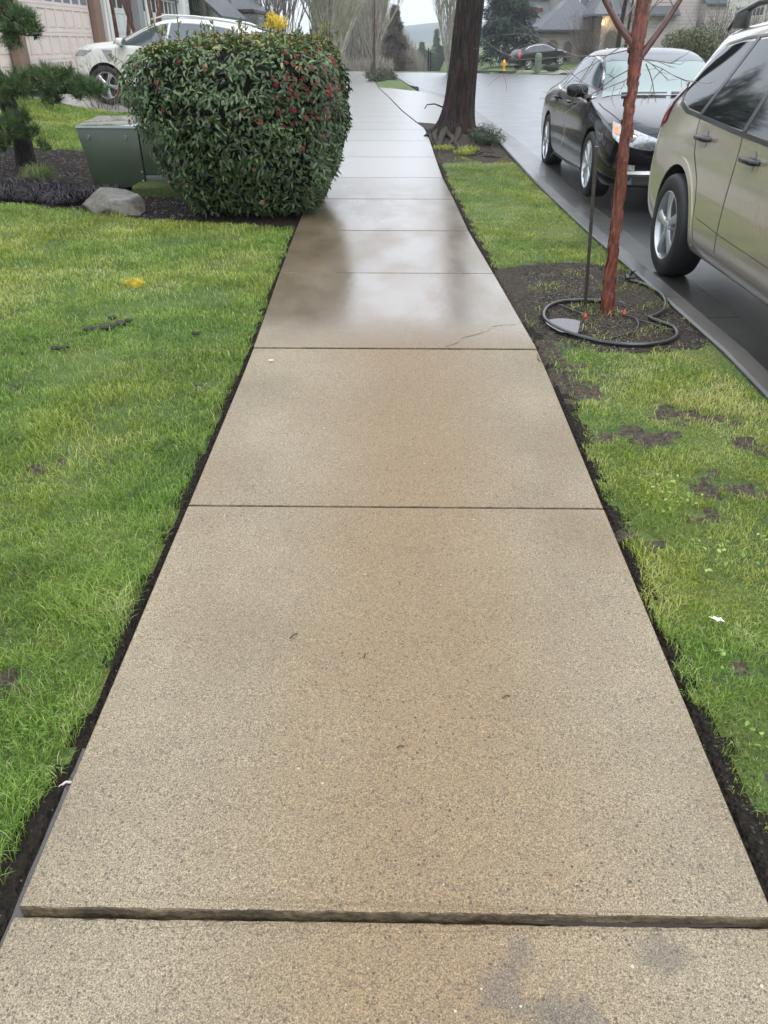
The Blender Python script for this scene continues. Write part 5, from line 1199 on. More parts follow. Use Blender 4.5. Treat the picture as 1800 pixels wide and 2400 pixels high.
for pts,a,b in [([(.82,14.1,.06),(.72,13.6,.05),(.66,13.1,.02),(.62,12.6,0),(.60,12.2,-.01)],.085,.035),
  ([(.74,14.2,.05),(.62,14.0,.03),(.60,13.5,.02),(.63,12.9,0),(.60,12.0,0),(.62,11.5,-.01)],.07,.028),
  ([(1.0,14.0,.06),(.95,13.5,.03),(.88,13.1,.02),(.93,12.6,.0),(.86,12.1,-.02)],.07,.025),
  ([(.8,13.7,.05),(.86,13.2,.04),(.78,12.8,.02),(.9,12.45,.01),(.86,12.2,-.02)],.05,.025),
  ([(1.15,14.05,.05),(1.22,13.6,.02),(1.18,13.0,.0),(1.28,12.5,0),(1.25,12.1,-.02)],.055,.02),
  ([(1.22,14.2,.05),(1.38,14.0,.02),(1.46,13.4,.01),(1.42,12.6,.0),(1.45,12.0,-.01)],.055,.02),
  ([(.9,12.35,-.01),(1.05,12.25,.01),(1.2,12.4,.0),(1.4,12.3,.0),(1.5,12.05,-.01)],.03,.02),
  ([(1.0,12.0,-.01),(1.15,12.1,.015),(1.25,12.35,.01),(1.35,12.5,-.01)],.028,.018),
  ([(1.15,11.95,-.01),(1.3,11.9,.015),(1.45,11.85,.0),(1.53,11.75,-.01)],.022,.014),
  ([(.75,14.4,.05),(.58,14.6,.03),(.56,15.2,.0),(.62,16,-.01)],.07,.03),
  ([(.70,14.3,.04),(.56,14.2,.02),(.54,13.7,.0),(.56,13.2,-.01)],.05,.025)]: rootp(pts,a*.72,b*.6)
# small twig sticking out of the trunk
m=MB(); m.tube([(-.24,-.05,.42),(-.38,-.08,.47),(-.50,-.1,.46),(-.54,-.1,.40)],[.012,.010,.008,.008],7); m.build('snag',M['bigbark'],bt,smooth=True)
def skeleton(seed,H,spread,levels,r0,nb,up=.75,fork=.28,trunk=.25,droop=0,tw=5,n0=9,minr=.006,decay=.62,lean=(0,0)):
    rr=random.Random(seed); mt=MB(); mc=MB()
    def br(p,d,L,r,dep):
        k=5 if dep<levels else 4; P=[p]; q=p
        for i in range(k):
            d=(d+Vector((rr.gauss(0,.10),rr.gauss(0,.10),rr.gauss(0,.06)+.05*up-droop))).normalized(); q=q+d*L/k; P.append(q)
        re=max(r*.45,minr*.6)
        mc.tube(P,[r+(re-r)*i/k for i in range(k+1)],5 if r>.02 else 3,False)
        if dep<=0: return
        n=nb[levels-dep] if levels-dep<len(nb) else nb[-1]
        for i in range(n):
            t=rr.uniform(.2,1.0); j=min(int(t*k),k-1); pp=P[j].lerp(P[j+1],t*k-j)
            az=rr.uniform(0,6.28); perp=Vector((math.cos(az),math.sin(az),0)); nd=(d*up+perp*spread*rr.uniform(.5,1.2)+Vector((0,0,up*.5))).normalized()
            br(pp,nd,L*decay*rr.uniform(.7,1.2),max(r*(.55-.1*t),minr),dep-1)
    th=H*trunk; P=[Vector((0,0,-.2)),Vector((0,0,th*.5)),Vector((lean[0]*.4,lean[1]*.4,th)),Vector((lean[0],lean[1],H*.8))]
    P=[Vector(x) for x in P]; Pt=cat(P,5); k=len(Pt); rads=[max(r0*(1-.85*i/(k-1)),.015) for i in range(k)]
    mt.tube(Pt,rads,n0)
    for i in range(n0):
        t=trunk*.7+(1-trunk*.7)*i/n0*.85; j=min(int(t*(k-1)),k-2); pp=Pt[j]
        az=i*2.4+rr.uniform(-.4,.4); perp=Vector((math.cos(az),math.sin(az),0))
        br(pp,(perp*spread+Vector((0,0,up))).normalized(),H*(fork+.18)*(1.15-t*.8),rads[j]*.5,levels)
    return mt,mc
def bare_tree(name,loc,label,mt,mc,m1,m2,group=None,rz=0,sc=1,cat_='tree'):
    o=empty(name,loc,rz,label,cat_,group); o.scale=(sc,)*3
    mt.build('trunk',m1,o,smooth=True,angle=80,fixn=False); mc.build('branches',m2,o,smooth=False,fixn=False); return o
# crown of the big street tree (mostly above the picture)
rr=random.Random(3); mc=MB()
mt_,mc_=skeleton(21,7,.9,3,.12,[7,5,4],.55,.32,.1,n0=10,minr=.007)
b=mc_.build('branches',M['bigbark'],bt,fixn=False); b.location=(.36,0,4.8)
def gp(x,y,dz=0): return (x,y,float(G(x,y))+dz)
# background bare trees
A=[(-3.75,50,9,'tall bare olive green vase shaped tree just past the red budded bush',.19,101),(-1.9,67,10,'wide bare tree rising behind the thin sapling at the crest',.15,102),
   (-7.0,56,10,'bare many stemmed tree right of the yellow flowering bush',.13,103),(-9.2,64,11,'bare grey brown tree behind the yellow flowering bush',.15,104),(-5.2,78,11,'farther bare tree between the two olive vase shaped trees',.16,105)]
for x,y,H,lab,r0,sd in A:
    mt_,mc_=skeleton(sd,H,.36,3,r0,[6,5,4],.85,.34,.12,n0=12,minr=.008)
    bare_tree('bare_tree',gp(x,y),lab,mt_,mc_,M['greybark'],M['greenbark'] if sd in(101,102,105) else M['brownbark'],'bare trees beyond the bush')
# column shaped white-barked tree right at the crest
mt_,mc_=skeleton(111,11,.22,2,.13,[7,6],.95,.30,.08,n0=14,minr=.010)
bare_tree('birch_tree',(3.45,60.8,-.45),'slender pale stemmed birch standing left of the big trunk at the crest',mt_,mc_,simple('birch_stem',(.20,.18,.15),.7,.5,5),M['greenbark'])
mt_,mc_=skeleton(112,8,.2,2,.07,[6,5],.95,.30,.08,n0=9,minr=.010)
bare_tree('birch_tree',(3.95,62.2,-.5),'second thinner pale stem close beside the slender birch',mt_,mc_,simple('birch_stem_b',(.16,.13,.10),.7,.5,5),M['greenbark'])
# sapling on the tree island + its low shrub
mt_=MB(); mt_.tube([(0,0,-.2),(.0,0,2),(.02,0,4),(.03,0,6)],[.05,.045,.035,.02],8); mc_=MB()
rr=random.Random(6)
for i in range(16):
    z=rr.uniform(2.2,5.8); a=rr.uniform(0,6.28); mc_.tube([(0,0,z),(math.cos(a)*.2,math.sin(a)*.2,z+.25),(math.cos(a)*.45,math.sin(a)*.45,z+.7)],[.012,.009,.005],4,False)
bare_tree('sapling',gp(-1.25,47.5,.1),'thin dark red stemmed sapling on the kerbside planting island',mt_,mc_,simple('sapling_bark',(.07,.025,.02),.6,.3,6),M['brownbark'])
def leafcloud(name,parent,C,Rr,n,L,W,mat,seed,shell=.5,flat=1.0,up=0,jit=.25,sub=9):
    """leaves spread in several lumps within ellipsoid"""
    rg=np.random.default_rng(seed); cs=[];
    for i in range(sub):
        v=rg.normal(0,1,3); v/=np.linalg.norm(v); cs.append(np.array(C)+v*np.array(Rr)*rg.uniform(.35,.72))
    cs=np.array(cs); ci=rg.integers(0,sub,n); v=rg.normal(0,1,(n,3)); v/=np.linalg.norm(v,axis=1,keepdims=True)
    rad=(1-np.abs(rg.normal(0,shell*.4,n)))[:,None]
    P=cs[ci]+v*rad*np.array(Rr)*rg.uniform(.38,.5,sub)[ci][:,None]
    P+=rg.normal(0,.02*min(Rr),P.shape)
    P[:,2]=np.maximum(P[:,2],.03)
    Nn=v+rg.normal(0,.5,v.shape)+np.array([0,0,.3])
    tone=np.clip(rg.random(n)*.7+.25*(v[:,2]*.5+.5)*0+.15*vnoise(P[:,0],P[:,1]+P[:,2],seed,2)+.15,0,1)
    return leafset(name,P,Nn,rg.uniform(.7,1.3,n)*L,rg.uniform(.7,1.3,n)*W,mat,parent,seed=seed,rgb=tone)
def shrub(name,loc,label,Rr,n,L,W,mat,seed,stemmat=None,cat_='shrub',sub=9,group=None):
    o=empty(name,loc,0,label,cat_,group); leafcloud('foliage',o,(0,0,Rr[2]*.85),Rr,n,L,W,mat,seed,sub=sub)
    mb=MB(); rr=random.Random(seed)
    for i in range(9):
        a=rr.uniform(0,6.28); mb.tube([(0,0,-.05),(math.cos(a)*Rr[0]*.25,math.sin(a)*Rr[1]*.25,Rr[2]*.7),(math.cos(a)*Rr[0]*.6,math.sin(a)*Rr[1]*.6,Rr[2]*1.4)],[.02,.014,.006],5,False)
    mb.build('stems',stemmat or M['brownbark'],o,smooth=True,fixn=False); return o
junm=leaf_mat('juniper_leaf',[(0,(.012,.03,.012)),(.6,(.035,.065,.025)),(1,(.08,.11,.04))],.6,.1,.2)
shrub('juniper',gp(1.40,13.25,-.03),'low dark green juniper at the foot of the big trunk',(.36,.55,.16),2600,.05,.008,junm,5,sub=14)
islm=leaf_mat('heather_leaf',[(0,(.02,.025,.012)),(.6,(.055,.06,.03)),(1,(.11,.10,.06))],.7,.1,0)
shrub('low_shrub',(-.75,42.5,float(G(-.75,42.5))+.02),'low dark sprawling shrub on the kerbside planting island',(.9,3.2,.26),4200,.14,.03,islm,6,sub=22)
# weeds at foot of tree
for i,(x,y,l) in enumerate([(.68,12.45,'bright green weed tuft beside the walk below the big tree'),(.95,12.0,'mossy green tuft among the exposed roots'),(1.05,12.35,'pale green tuft right of the mossy one by the roots')]):
    rg=np.random.default_rng(60+i); n=260; a=rg.uniform(0,6.28,n); q=.12*np.sqrt(rg.random(n)); gx=x+q*np.cos(a)*1.3; gy=y+q*np.sin(a)*1.5
    V,Q,T,r,tip,ye=blades(gx,gy,rg.uniform(.02,.06,n),np.full(n,.009),rg,np.full(n,.85),.8,zoff=.03); o=npmesh('weed_tuft',V,[Q,T],M['grass'],attrs={'rnd':r,'tip':tip,'yel':ye}); tag(o,l,'weed')
# yellow flowering bush
ylm=leaf_mat('yellow_blossom',[(0,(.45,.30,.01)),(.4,(.75,.55,.02)),(1,(.85,.70,.06))],.6,.2,0)
fo=empty('forsythia',gp(-4.66,34),0,'bright yellow flowering bush behind the white suv','bush')
leafcloud('blossoms',fo,(0,0,1.92),(.56,.5,.52),5200,.055,.04,ylm,9,sub=18)
mb=MB(); rr=random.Random(9)
for i in range(14):
    a=rr.uniform(0,6.28); mb.tube([(math.cos(a)*.1,math.sin(a)*.1,-.1),(math.cos(a)*.2,math.sin(a)*.2,1.1),(math.cos(a)*.45,math.sin(a)*.4,2.1)],[.02,.014,.006],5,False)
mb.build('stems',M['brownbark'],fo,smooth=True,fixn=False)
# brown thickets and far wood
thm=leaf_mat('hazed_thicket_twig',[(0,(.14,.125,.105)),(.5,(.26,.23,.19)),(1,(.38,.34,.28))],.9,.3,0)  # twig tones lightened, misty distance painted into the colour
def thicket(name,x0,x1,y0,y1,H,n,label,seed,mat,zb=None,L=.9,top=None):
    rg=np.random.default_rng(seed); x=rg.uniform(x0,x1,n); y=rg.uniform(y0,y1,n); hh=H*(.6+.4*np.clip(.5+.5*vnoise(x,y*0,seed,.5),0,1))
    if top is not None: hh=H*top((x-x0)/(x1-x0))*rg.uniform(.85,1.05,n)
    z0=G(x,y) if zb is None else np.full(n,zb); t=rg.random(n); lx=rg.normal(0,.22,n); ly=rg.normal(0,.22,n); LL=L*rg.uniform(.6,1.4,n)
    zb_=z0+np.maximum(hh-LL,0)*t; w=.02*rg.uniform(.6,1.6,n)*(y0/60)
    V=np.stack([np.stack([x-w,y,zb_],-1),np.stack([x+w,y,zb_],-1),np.stack([x+lx*LL,y+ly*LL,zb_+LL],-1)],1)
    o=npmesh(name,V.reshape(-1,3),np.arange(n*3).reshape(n,3),mat,attrs={'rnd':np.repeat(rg.random(n),3)}); tag(o,label,'thicket',kind='stuff')
thicket('thicket',-16,-.5,76,88,2.3,11000,'brown leafless thicket filling the background behind the bush',3,thm)
thicket('thicket',-9,3.2,92,100,11.0,20000,'misty brown wooded bank sloping down at the crest',4,thm,zb=-4.5,L=1.4,top=lambda t:1-.62*np.clip((t-.5)/.5,0,1)**1.2)
thicket('thicket',-30,-12,62,72,3.2,8000,'brown leafless thicket behind the grey roofed house',5,thm)
# conifers
def conifer(name,loc,H,Rb,n,label,mat,seed,L=.35,W=.05,group=None,trunkr=.15,pw=1.0):
    o=empty(name,loc,0,label,'conifer',group); rg=np.random.default_rng(seed)
    t=rg.random(n)**.75; z=H*(.06+.94*t); a=rg.uniform(0,6.28,n); lay=np.floor(z/(H/14)); R_=Rb*(1-t)**pw*(.75+.35*np.sin(lay*2.4+a*2)+.12*np.sin(a*5+lay))
    q=rg.uniform(.25,1,n)**.6; P=np.stack([np.cos(a)*R_*q,np.sin(a)*R_*q,z-.18*R_*q],-1)
    Nn=np.stack([np.cos(a)*.3,np.sin(a)*.3,np.ones(n)],-1)+rg.normal(0,.4,(n,3)); up=np.stack([np.cos(a),np.sin(a),-.1+0*a],-1)+rg.normal(0,.4,(n,3))
    leafset('foliage',P,Nn,rg.uniform(.7,1.3,n)*L,rg.uniform(.7,1.3,n)*W,mat,o,seed=seed,up=up)
    mb=MB(); mb.tube([(0,0,-.3),(0,0,H*.5),(0,0,H*.97)],[trunkr,trunkr*.6,.02],8); mb.build('trunk',M['greybark'],o,smooth=True,fixn=False); return o
conm=leaf_mat('conifer_needles',[(0,(.012,.028,.014)),(.5,(.03,.055,.028)),(1,(.075,.10,.05))],.7,.1,0)
conr=leaf_mat('russet_conifer',[(0,(.05,.035,.025)),(.5,(.10,.075,.055)),(1,(.14,.13,.08))],.8,.1,0)
conifer('evergreen_tree',gp(9.3,78),9.5,2.9,16000,'big shaggy dark evergreen behind the yellow hydrant',conm,5,.55,.10,trunkr=.22,pw=.55)
conifer('conifer_tree',(-.3,84,-3.2),7.6,2.6,7000,'russet brown conical tree at the right end of the misty bank',conr,7,.4,.07)
for i,(u,h,w_) in enumerate([(975,2.2,.9),(990,3.6,1.6),(1003,2.4,1.2),(1024,5.4,1.5),(1036,3.0,1.2),(1012,2.0,1.2)]):
    x=(u-934)/1803*128; conifer('far_conifer',(x,150,-4.0),h+.8+1.2,w_,1300,['smallest far conifer at the left end of the misty row','broad far conifer second from the left in the misty row','third far conifer of the misty row past the crest','tallest far conifer of the misty row past the crest','far conifer nearest the birch stems in the misty row','low far conifer in the middle of the misty row'][i],conm,20+i,.5,.12,'distant conifers past the crest')
for i,(x,y,H,rb,lab) in enumerate([(-16,66,14,3.6,'tall dark conifer rising behind the grey roofed house')]):
    conifer('conifer_tree',gp(x,y),H,rb,9000,lab,conm,40+i,.6,.12)
# poles past the crest
for i,(u,h) in enumerate([(1005,2.0),(1010,1.9)]):
    x=(u-934)/1803*64; mb=MB(); mb.tube([(0,0,-2.5),(0,0,h)],[.05,.05],8); o=mb.build('pole',M['well']); o.location=(x,74,-.9); tag(o,['slim dark pole past the crest, the left of two','slim dark pole past the crest, the right of two'][i],'pole',group='slim poles past the crest')
# tall evergreen whose raised crown starts above the picture
ev=empty('evergreen_tree',gp(-8.7,40.5),0,'straight dark trunk among the bare trees, its evergreen crown above the picture','tree')
leafcloud('foliage',ev,(0,0,7.6),(3.6,3.2,3.6),9000,.45,.12,conm,71,sub=22)
mb=MB(); mb.tube([(0,0,-.2),(.05,0,3),(.1,.05,7),(.1,0,10.5)],[.16,.14,.10,.03],10); mb.build('trunk',M['greybark'],ev,smooth=True,fixn=False)
# right-hand shrubs
olm=leaf_mat('olive_shrub_leaf',[(0,(.02,.03,.01)),(.45,(.07,.085,.025)),(.8,(.15,.15,.05)),(1,(.25,.17,.08))],.5,.2,.2)
yhm=leaf_mat('yellow_green_hedge_leaf',[(0,(.05,.07,.01)),(.5,(.16,.19,.03)),(1,(.32,.33,.06))],.5,.25,.1)
shrub('olive_bush',gp(14.9,45.5,-.1),'olive green rounded bush behind the sedan roof',(1.75,1.5,1.25),9000,.13,.06,olm,13,sub=18,cat_='bush')
shrub('low_hedge',gp(13.3,50,-.1),'low yellow green hedge left of the olive bush',(2.0,.9,.62),5200,.10,.06,yhm,14,sub=18,cat_='hedge')
shrub('olive_bush',gp(21.5,50,.0),'second olive bush seen under the roof rail of the tan suv',(1.6,1.2,.9),4500,.13,.06,olm,15,sub=12,cat_='bush')
pum=simple('purple_brown_twig',(.12,.085,.085),.8,.3,4)
def twigbush(name,loc,label,H,n,seed,mat,spread=.55,r=.012):
    rr=random.Random(seed); mb=MB()
    for i in range(n):
        a=rr.uniform(0,6.28); s=rr.random()**.6; p=Vector((math.cos(a)*.3*s,math.sin(a)*.3*s,0)); d=Vector((math.cos(a)*spread*s,math.sin(a)*spread*s,1)).normalized(); P=[p]
        for k in range(4): d=(d+Vector((rr.gauss(0,.16),rr.gauss(0,.16),0))).normalized(); p=p+d*H/4*rr.uniform(.8,1.2); P.append(p)
        mb.tube(P,[r,r*.8,r*.6,r*.45,r*.3],3,False)
        for j in range(5):
            q=P[rr.randint(1,4)]; e=q+Vector((rr.gauss(0,.18),rr.gauss(0,.18),rr.uniform(.1,.4)))*H*.35; mb.tube([q,e],[r*.5,r*.25],3,False)
    o=mb.build(name,mat,fixn=False); o.location=loc; tag(o,label,'shrub'); return o
twigbush('bare_shrub',gp(17.3,49),'bare purple brown shrub behind the olive bush',2.8,110,1,pum,.9,.016)
twigbush('bare_shrub',gp(19.6,50),'bare purple brown shrub in front of the cream garage',2.3,90,2,pum,.9,.016)
twigbush('bare_shrub',gp(15.6,74.5),'bare brown multi stemmed shrub in front of the grey house door',3.4,120,3,simple('brown_twig',(.10,.07,.055),.8,.3,4),.6,.018)
twigbush('bare_shrub',gp(18.5,72),'thin bare shrub against the lap siding behind the maple trunk',3.6,50,4,M['greenbark'],.45,.016)
twigbush('bare_shrub',(-5.75,17.0,float(G(-5.75,17))),'bare twiggy stems in front of the white suv wheel',.95,26,5,simple('dry_stems',(.14,.11,.08),.8,.3,4),.45,.006)
for i,(x,y,r,lx,lab) in enumerate([(11.7,48,.17,.55,'dark leaning trunk behind the sedan roof'),(12.6,50,.10,.35,'slimmer dark trunk right of the leaning one'),(16.0,62,.10,.5,'grey slender trunk against the lap siding')]):
    mt_,mc_=skeleton(200+i,9,.5,2,r,[5,4],.7,.3,.55,n0=7,lean=(lx,0)); bare_tree('bare_tree',gp(x,y),lab,mt_,mc_,M['bigbark'] if i<2 else M['greybark'],M['brownbark'],'trunks before the right houses')
# ---------------------------------------------------------------- hydrant, bollard
hyd=simple('yellow_hydrant_paint',(.70,.36,.03),.45,.15,6,coat=.3)
h=empty('fire_hydrant',(7.85,66.0,float(G(7.85,66))),0,'yellow fire hydrant on the far verge by the big evergreen','hydrant')
mb=MB(); mb.lathe([(0,0),(.16,0),(.16,.04),(.11,.05),(.105,.45),(.15,.46),(.15,.50),(.12,.51)],20); mb.build('barrel',hyd,h,smooth=True)
mb=MB(); mb.lathe([(.125,.51),(.12,.58),(.08,.66),(.035,.70),(.03,.76),(0,.77)],20); mb.build('bonnet',hyd,h,smooth=True)
mb=MB(); mb.lathe([(.0,-.24),(.06,-.24),(.065,-.19),(.05,-.18),(.05,.18),(.065,.19),(.06,.24),(0,.24)],14,'x',(0,0,.40)); mb.build('hose_outlet',hyd,h,smooth=True)
mb=MB(); mb.lathe([(.0,-.24),(.085,-.24),(.09,-.17),(.07,-.16),(.07,0)],16,'y',(0,0,.36)); mb.build('pumper_outlet',hyd,h,smooth=True)
b=empty('utility_bollard',gp(9.95,63.4),0,'short green utility bollard with rounded top near the far driveway','bollard')
mb=MB(); mb.lathe([(0,0),(.24,0),(.24,.9),(.20,.98)],24); mb.build('post',simple('bollard_green',(.09,.13,.08),.6,.15,4),b,smooth=True)
mb=MB(); mb.lathe([(.245,.90),(.245,.98),(.20,1.10),(.1,1.15),(0,1.16)],24); mb.build('cap',simple('bollard_green_cap',(.12,.17,.11),.6,.1,4),b,smooth=True)
shrub('low_shrub',gp(11.1,64.3,-.02),'small dark shrub right of the green bollard',(.75,.5,.3),1100,.10,.05,junm,33,sub=7)
# far lawn tufts for a grassy edge
def keepF(x,y):
    return ((x>krx(y)+.25)&(y>56)&((y>66.6)|(x<9.0)|(y>60.5+4.5-(x-9)*.4+3))).astype(float),.45+.3*vnoise(x,y,3,.4),1.6+0*x
# ---------------------------------------------------------------- houses
def siding(name,col,lap=.2,rough=.65,var=.08):
    a=N(name); o=a.obj(); sp=a.n('ShaderNodeSeparateXYZ'); a.l(o,sp.inputs[0])
    fr=a.math('FRACT',a.math('DIVIDE',sp.outputs[2],lap)); n=a.noise(2.5,4,.6,a.mapping((1,1,3),o))
    c=a.ramp(n,[(.3,tuple(k*(1-var) for k in col)),(.7,tuple(min(1,k*(1+var)) for k in col))])
    c=a.mix(a.ramp(fr,[(0,.65),(.07,.65),(.09,0)]),c,tuple(k*.35 for k in col))
    a.set(Base_Color=c,Roughness=rough); a.bump(a.math('SUBTRACT',1,fr),.6,.02); return a.m
def shingle(name,col):
    a=N(name); o=a.obj(); b=a.n('ShaderNodeTexBrick',_Scale=4.0); b.offset=.5
    b.inputs['Color1'].default_value=(*[k*.8 for k in col],1); b.inputs['Color2'].default_value=(*[k*1.25 for k in col],1); b.inputs['Mortar'].default_value=(*[k*.4 for k in col],1); b.inputs['Mortar Size'].default_value=.03
    a.l(a.mapping((1,1,1),o,(0,0,0)),b.inputs[0]); a.set(Base_Color=b.outputs[0],Roughness=.6,Coat_Weight=.3,Coat_Roughness=.25); a.bump(b.outputs[1],.4,.02); return a.m
M['trimw']=simple('white_trim',(.62,.61,.58),.5,.06,3); M['roofg']=shingle('grey_wet_shingles',(.085,.09,.10)); M['roofd']=shingle('dark_shingles',(.05,.055,.06))
M['win']=glassm('window_glass',(.02,.024,.028),.05); M['winp']=glassm('pale_window_glass',(.16,.18,.20),.05)
def hip(mb,x0,x1,y0,y1,z,h,ov=.35,m=0):
    x0-=ov;x1+=ov;y0-=ov;y1+=ov; wx,wy=x1-x0,y1-y0; 
    if wx>wy: a=(x0+wy/2,(y0+y1)/2,z+h); b=(x1-wy/2,(y0+y1)/2,z+h)
    else: a=((x0+x1)/2,y0+wx/2,z+h); b=((x0+x1)/2,y1-wx/2,z+h)
    V=[(x0,y0,z),(x1,y0,z),(x1,y1,z),(x0,y1,z),a,b,(x0,y0,z-.16),(x1,y0,z-.16),(x1,y1,z-.16),(x0,y1,z-.16)]
    F=[(0,1,5,4),(1,2,5),(2,3,4,5),(3,0,4)] if wx>wy else [(0,1,4),(1,2,5,4),(2,3,5),(3,0,4,5)]
    mb.add(V,F+[(0,6,7,1),(1,7,8,2),(2,8,9,3),(3,9,6,0),(6,9,8,7)],m)
def window(parent,x,y,z,w,h,face,gl='win',mull=(1,1),fr='trimw',t=.07):
    """face: '-y','+x','-x' ; (x,y,z)=centre of opening on wall plane"""
    mb=MB(); g=MB()
    def bx(b,u0,u1,z0,z1,d0,d1):
        if face=='-y': b.box(x+u0,x+u1,y-d1,y-d0,z+z0,z+z1)
        elif face=='+x': b.box(x+d0,x+d1,y+u0,y+u1,z+z0,z+z1)
        else: b.box(x-d1,x-d0,y+u0,y+u1,z+z0,z+z1)
    a,c=w/2,h/2
    bx(mb,-a-t,a+t,c,c+t,.003,.05);bx(mb,-a-t,a+t,-c-t,-c,.003,.06);bx(mb,-a-t,-a,-c,c,.003,.05);bx(mb,a,a+t,-c,c,.003,.05)
    for i in range(1,mull[0]): u=-a+w*i/mull[0]; bx(mb,u-.018,u+.018,-c,c,.012,.035)
    for i in range(1,mull[1]): q=-c+h*i/mull[1]; bx(mb,-a,a,q-.018,q+.018,.012,.032)
    bx(g,-a,a,-c,c,.004,.012)
    o=mb.build('window',M[fr],parent); g.build('pane',M[gl],o); return o
def garage_door(parent,x,y,z,w,h,face,col,ncol,nrow=4,glassrow=True,gl='winp'):
    """sectional door with raised panels"""
    mb=MB(); g=MB()
    def bx(b,u0,u1,z0,z1,d0,d1):
        if face=='+x': b.box(x+d0,x+d1,y+u0,y+u1,z+z0,z+z1)
        elif face=='-x': b.box(x-d1,x-d0,y+u0,y+u1,z+z0,z+z1)
        else: b.box(x+u0,x+u1,y-d1,y-d0,z+z0,z+z1)
    bx(mb,-w/2,w/2,0,h,-.06,.0)
    rh=h/nrow; pw=w/ncol
    for r_ in range(nrow):
        bx(mb,-w/2,w/2,r_*rh+.002,r_*rh+.07,.0,.02); bx(mb,-w/2,w/2,(r_+1)*rh-.07,(r_+1)*rh-.004,.0,.02)
        for c_ in range(ncol):
            u=-w/2+c_*pw
            bx(mb,u,u+.05,r_*rh+.07,(r_+1)*rh-.07,.0,.02); bx(mb,u+pw-.05,u+pw,r_*rh+.07,(r_+1)*rh-.07,.0,.02)
            if glassrow and r_==nrow-1: bx(g,u+.05,u+pw-.05,r_*rh+.07,(r_+1)*rh-.07,.002,.008)
            else: bx(mb,u+.085,u+pw-.085,r_*rh+.11,(r_+1)*rh-.11,.0,.012)
    o=mb.build('garage_door',col,parent)
    if glassrow: g.build('door_panes',M[gl],o)
    return o
def house_base(label,loc=(0,0,0)): return empty('house',loc,0,label,'house')
pink=siding('pinkish_beige_siding',(.60,.52,.46),.22); pinkd=simple('pinkish_door_paint',(.56,.48,.43),.5,.05,2); brn=simple('brown_trim_paint',(.17,.105,.075),.6,.1,3)
# left: beige house with garage doors parallel to the street
hx=-7.95; gz0=.62
hA=house_base('beige house with panelled garage doors and brown posts at far left',(hx,19,gz0))
def rel(mb): return mb
mb=MB(); mb.box(-10,-.06,-9.5,5.6,-.6,2.25+.35); mb.build('wall',pink,hA)
mb=MB(); mb.box(-.055,.0,-9.5,5.6,2.16,5.6); mb.build('upper_wall',pink,hA)
garage_door(hA,-.02,2.13,.02,4.6,2.12,'+x',pinkd,8,4); garage_door(hA,-.02,-3.6,.02,4.6,2.12,'+x',pinkd,8,4)
for y0,y1 in ((4.46,4.98),(-.72,-.22),(-6.5,-6.0)):
    mb=MB(); mb.box(.0,.16,y0,y1,-.5,2.4); mb.build('post',brn,hA,bevel=.01)
mb=MB(); mb.box(.002,.10,-6.0,4.46,2.16,2.42); mb.build('header_trim',brn,hA)
mb=MB(); hip(mb,-10,0,-9.5,5.6,5.6,2.6); mb.build('roof',M['roofd'],hA)
# corner board + downspout
mb=MB(); mb.tube([(.08,5.52,-.4),(.08,5.52,5.3)],[.04,.04],8); mb.build('downspout',M['trimw'],hA,smooth=True)
lm=MB(); lm.box(.0,.16,5.05,5.22,1.95,2.25); lm.build('wall_lantern',M['blackpl'],hA,bevel=.01)
# second left house: grey white
gw=siding('grey_white_siding',(.50,.52,.54),.2); gb=simple('blue_grey_trim',(.24,.29,.32),.5,.1,2); gdw=simple('off_white_door',(.52,.52,.52),.5,.05,2)
hB=house_base('pale grey house with white garage doors and pillars behind the white suv',(-8.9,27.2,.75))
mb=MB(); mb.box(-10,-.06,0,12,-.6,5.5); mb.build('wall',gw,hB)
garage_door(hB,-.02,1.75,0,2.5,2.15,'+x',gdw,4,4,True,'win'); garage_door(hB,-.02,7.0,0,4.7,2.15,'+x',gdw,8,4,True,'win')
for y0,y1 in ((3.25,3.85),(.05,.35),(9.6,10.1)):
    mb=MB(); mb.box(.0,.25,y0,y1,-.5,3.2); mb.build('pillar',simple('grey_pillar',(.22,.22,.225),.6,.08,3) if y0<9 and y0>1 else M['trimw'],hB,bevel=.01)
mb=MB(); mb.tube([(.32,4.0,-.3),(.32,4.0,3.1)],[.07,.07],8); mb.build('downspout',M['trimw'],hB,smooth=True)
mb=MB(); mb.box(.002,.12,.35,3.25,2.17,2.55); mb.box(.002,.12,4.5,9.6,2.17,2.5); mb.build('header_trim',gb,hB)
mb=MB(); hip(mb,-10,0,0,12,5.5,2.4); mb.build('roof',M['roofg'],hB)
# third left house: grey with sloping roofs and turret windows
gr=siding('mid_grey_siding',(.17,.165,.165),.22)
hC=house_base('grey house with sloping shingle roofs left of the yellow bush',(-9.0,43,.6))
mb=MB(); mb.box(-9,-1.0,0,12,-.8,4.6); mb.build('wall',gr,hC)
mb=MB(); mb.add([(-1.3,-1.2,3.8),(.9,-1.2,1.95),(.9,6,1.95),(-1.3,6,3.8),(-1.3,-1.2,3.65),(.9,-1.2,1.8),(.9,6,1.8),(-1.3,6,3.65)],[(0,1,2,3),(4,7,6,5),(0,4,5,1),(1,5,6,2),(2,6,7,3),(3,7,4,0)]); mb.build('porch_roof',M['roofg'],hC)
mb=MB(); hip(mb,-9,-1,0,12,4.6,3); mb.build('roof',M['roofg'],hC)
window(hC,-1.0,2.0,3.1,.8,1.6,'+x',mull=(2,1)); window(hC,-4.2,0,3.2,1.2,1.5,'-y',mull=(2,1))
hD=house_base('grey house with low eave and bay windows beside the yellow bush',(-9.4,57,.3))
mb=MB(); mb.box(-9,0,0,9,-.8,2.95); mb.build('wall',gr,hD)
mb=MB(); hip(mb,-9,0,0,9,2.95,3.2,.5); mb.build('roof',M['roofg'],hD)
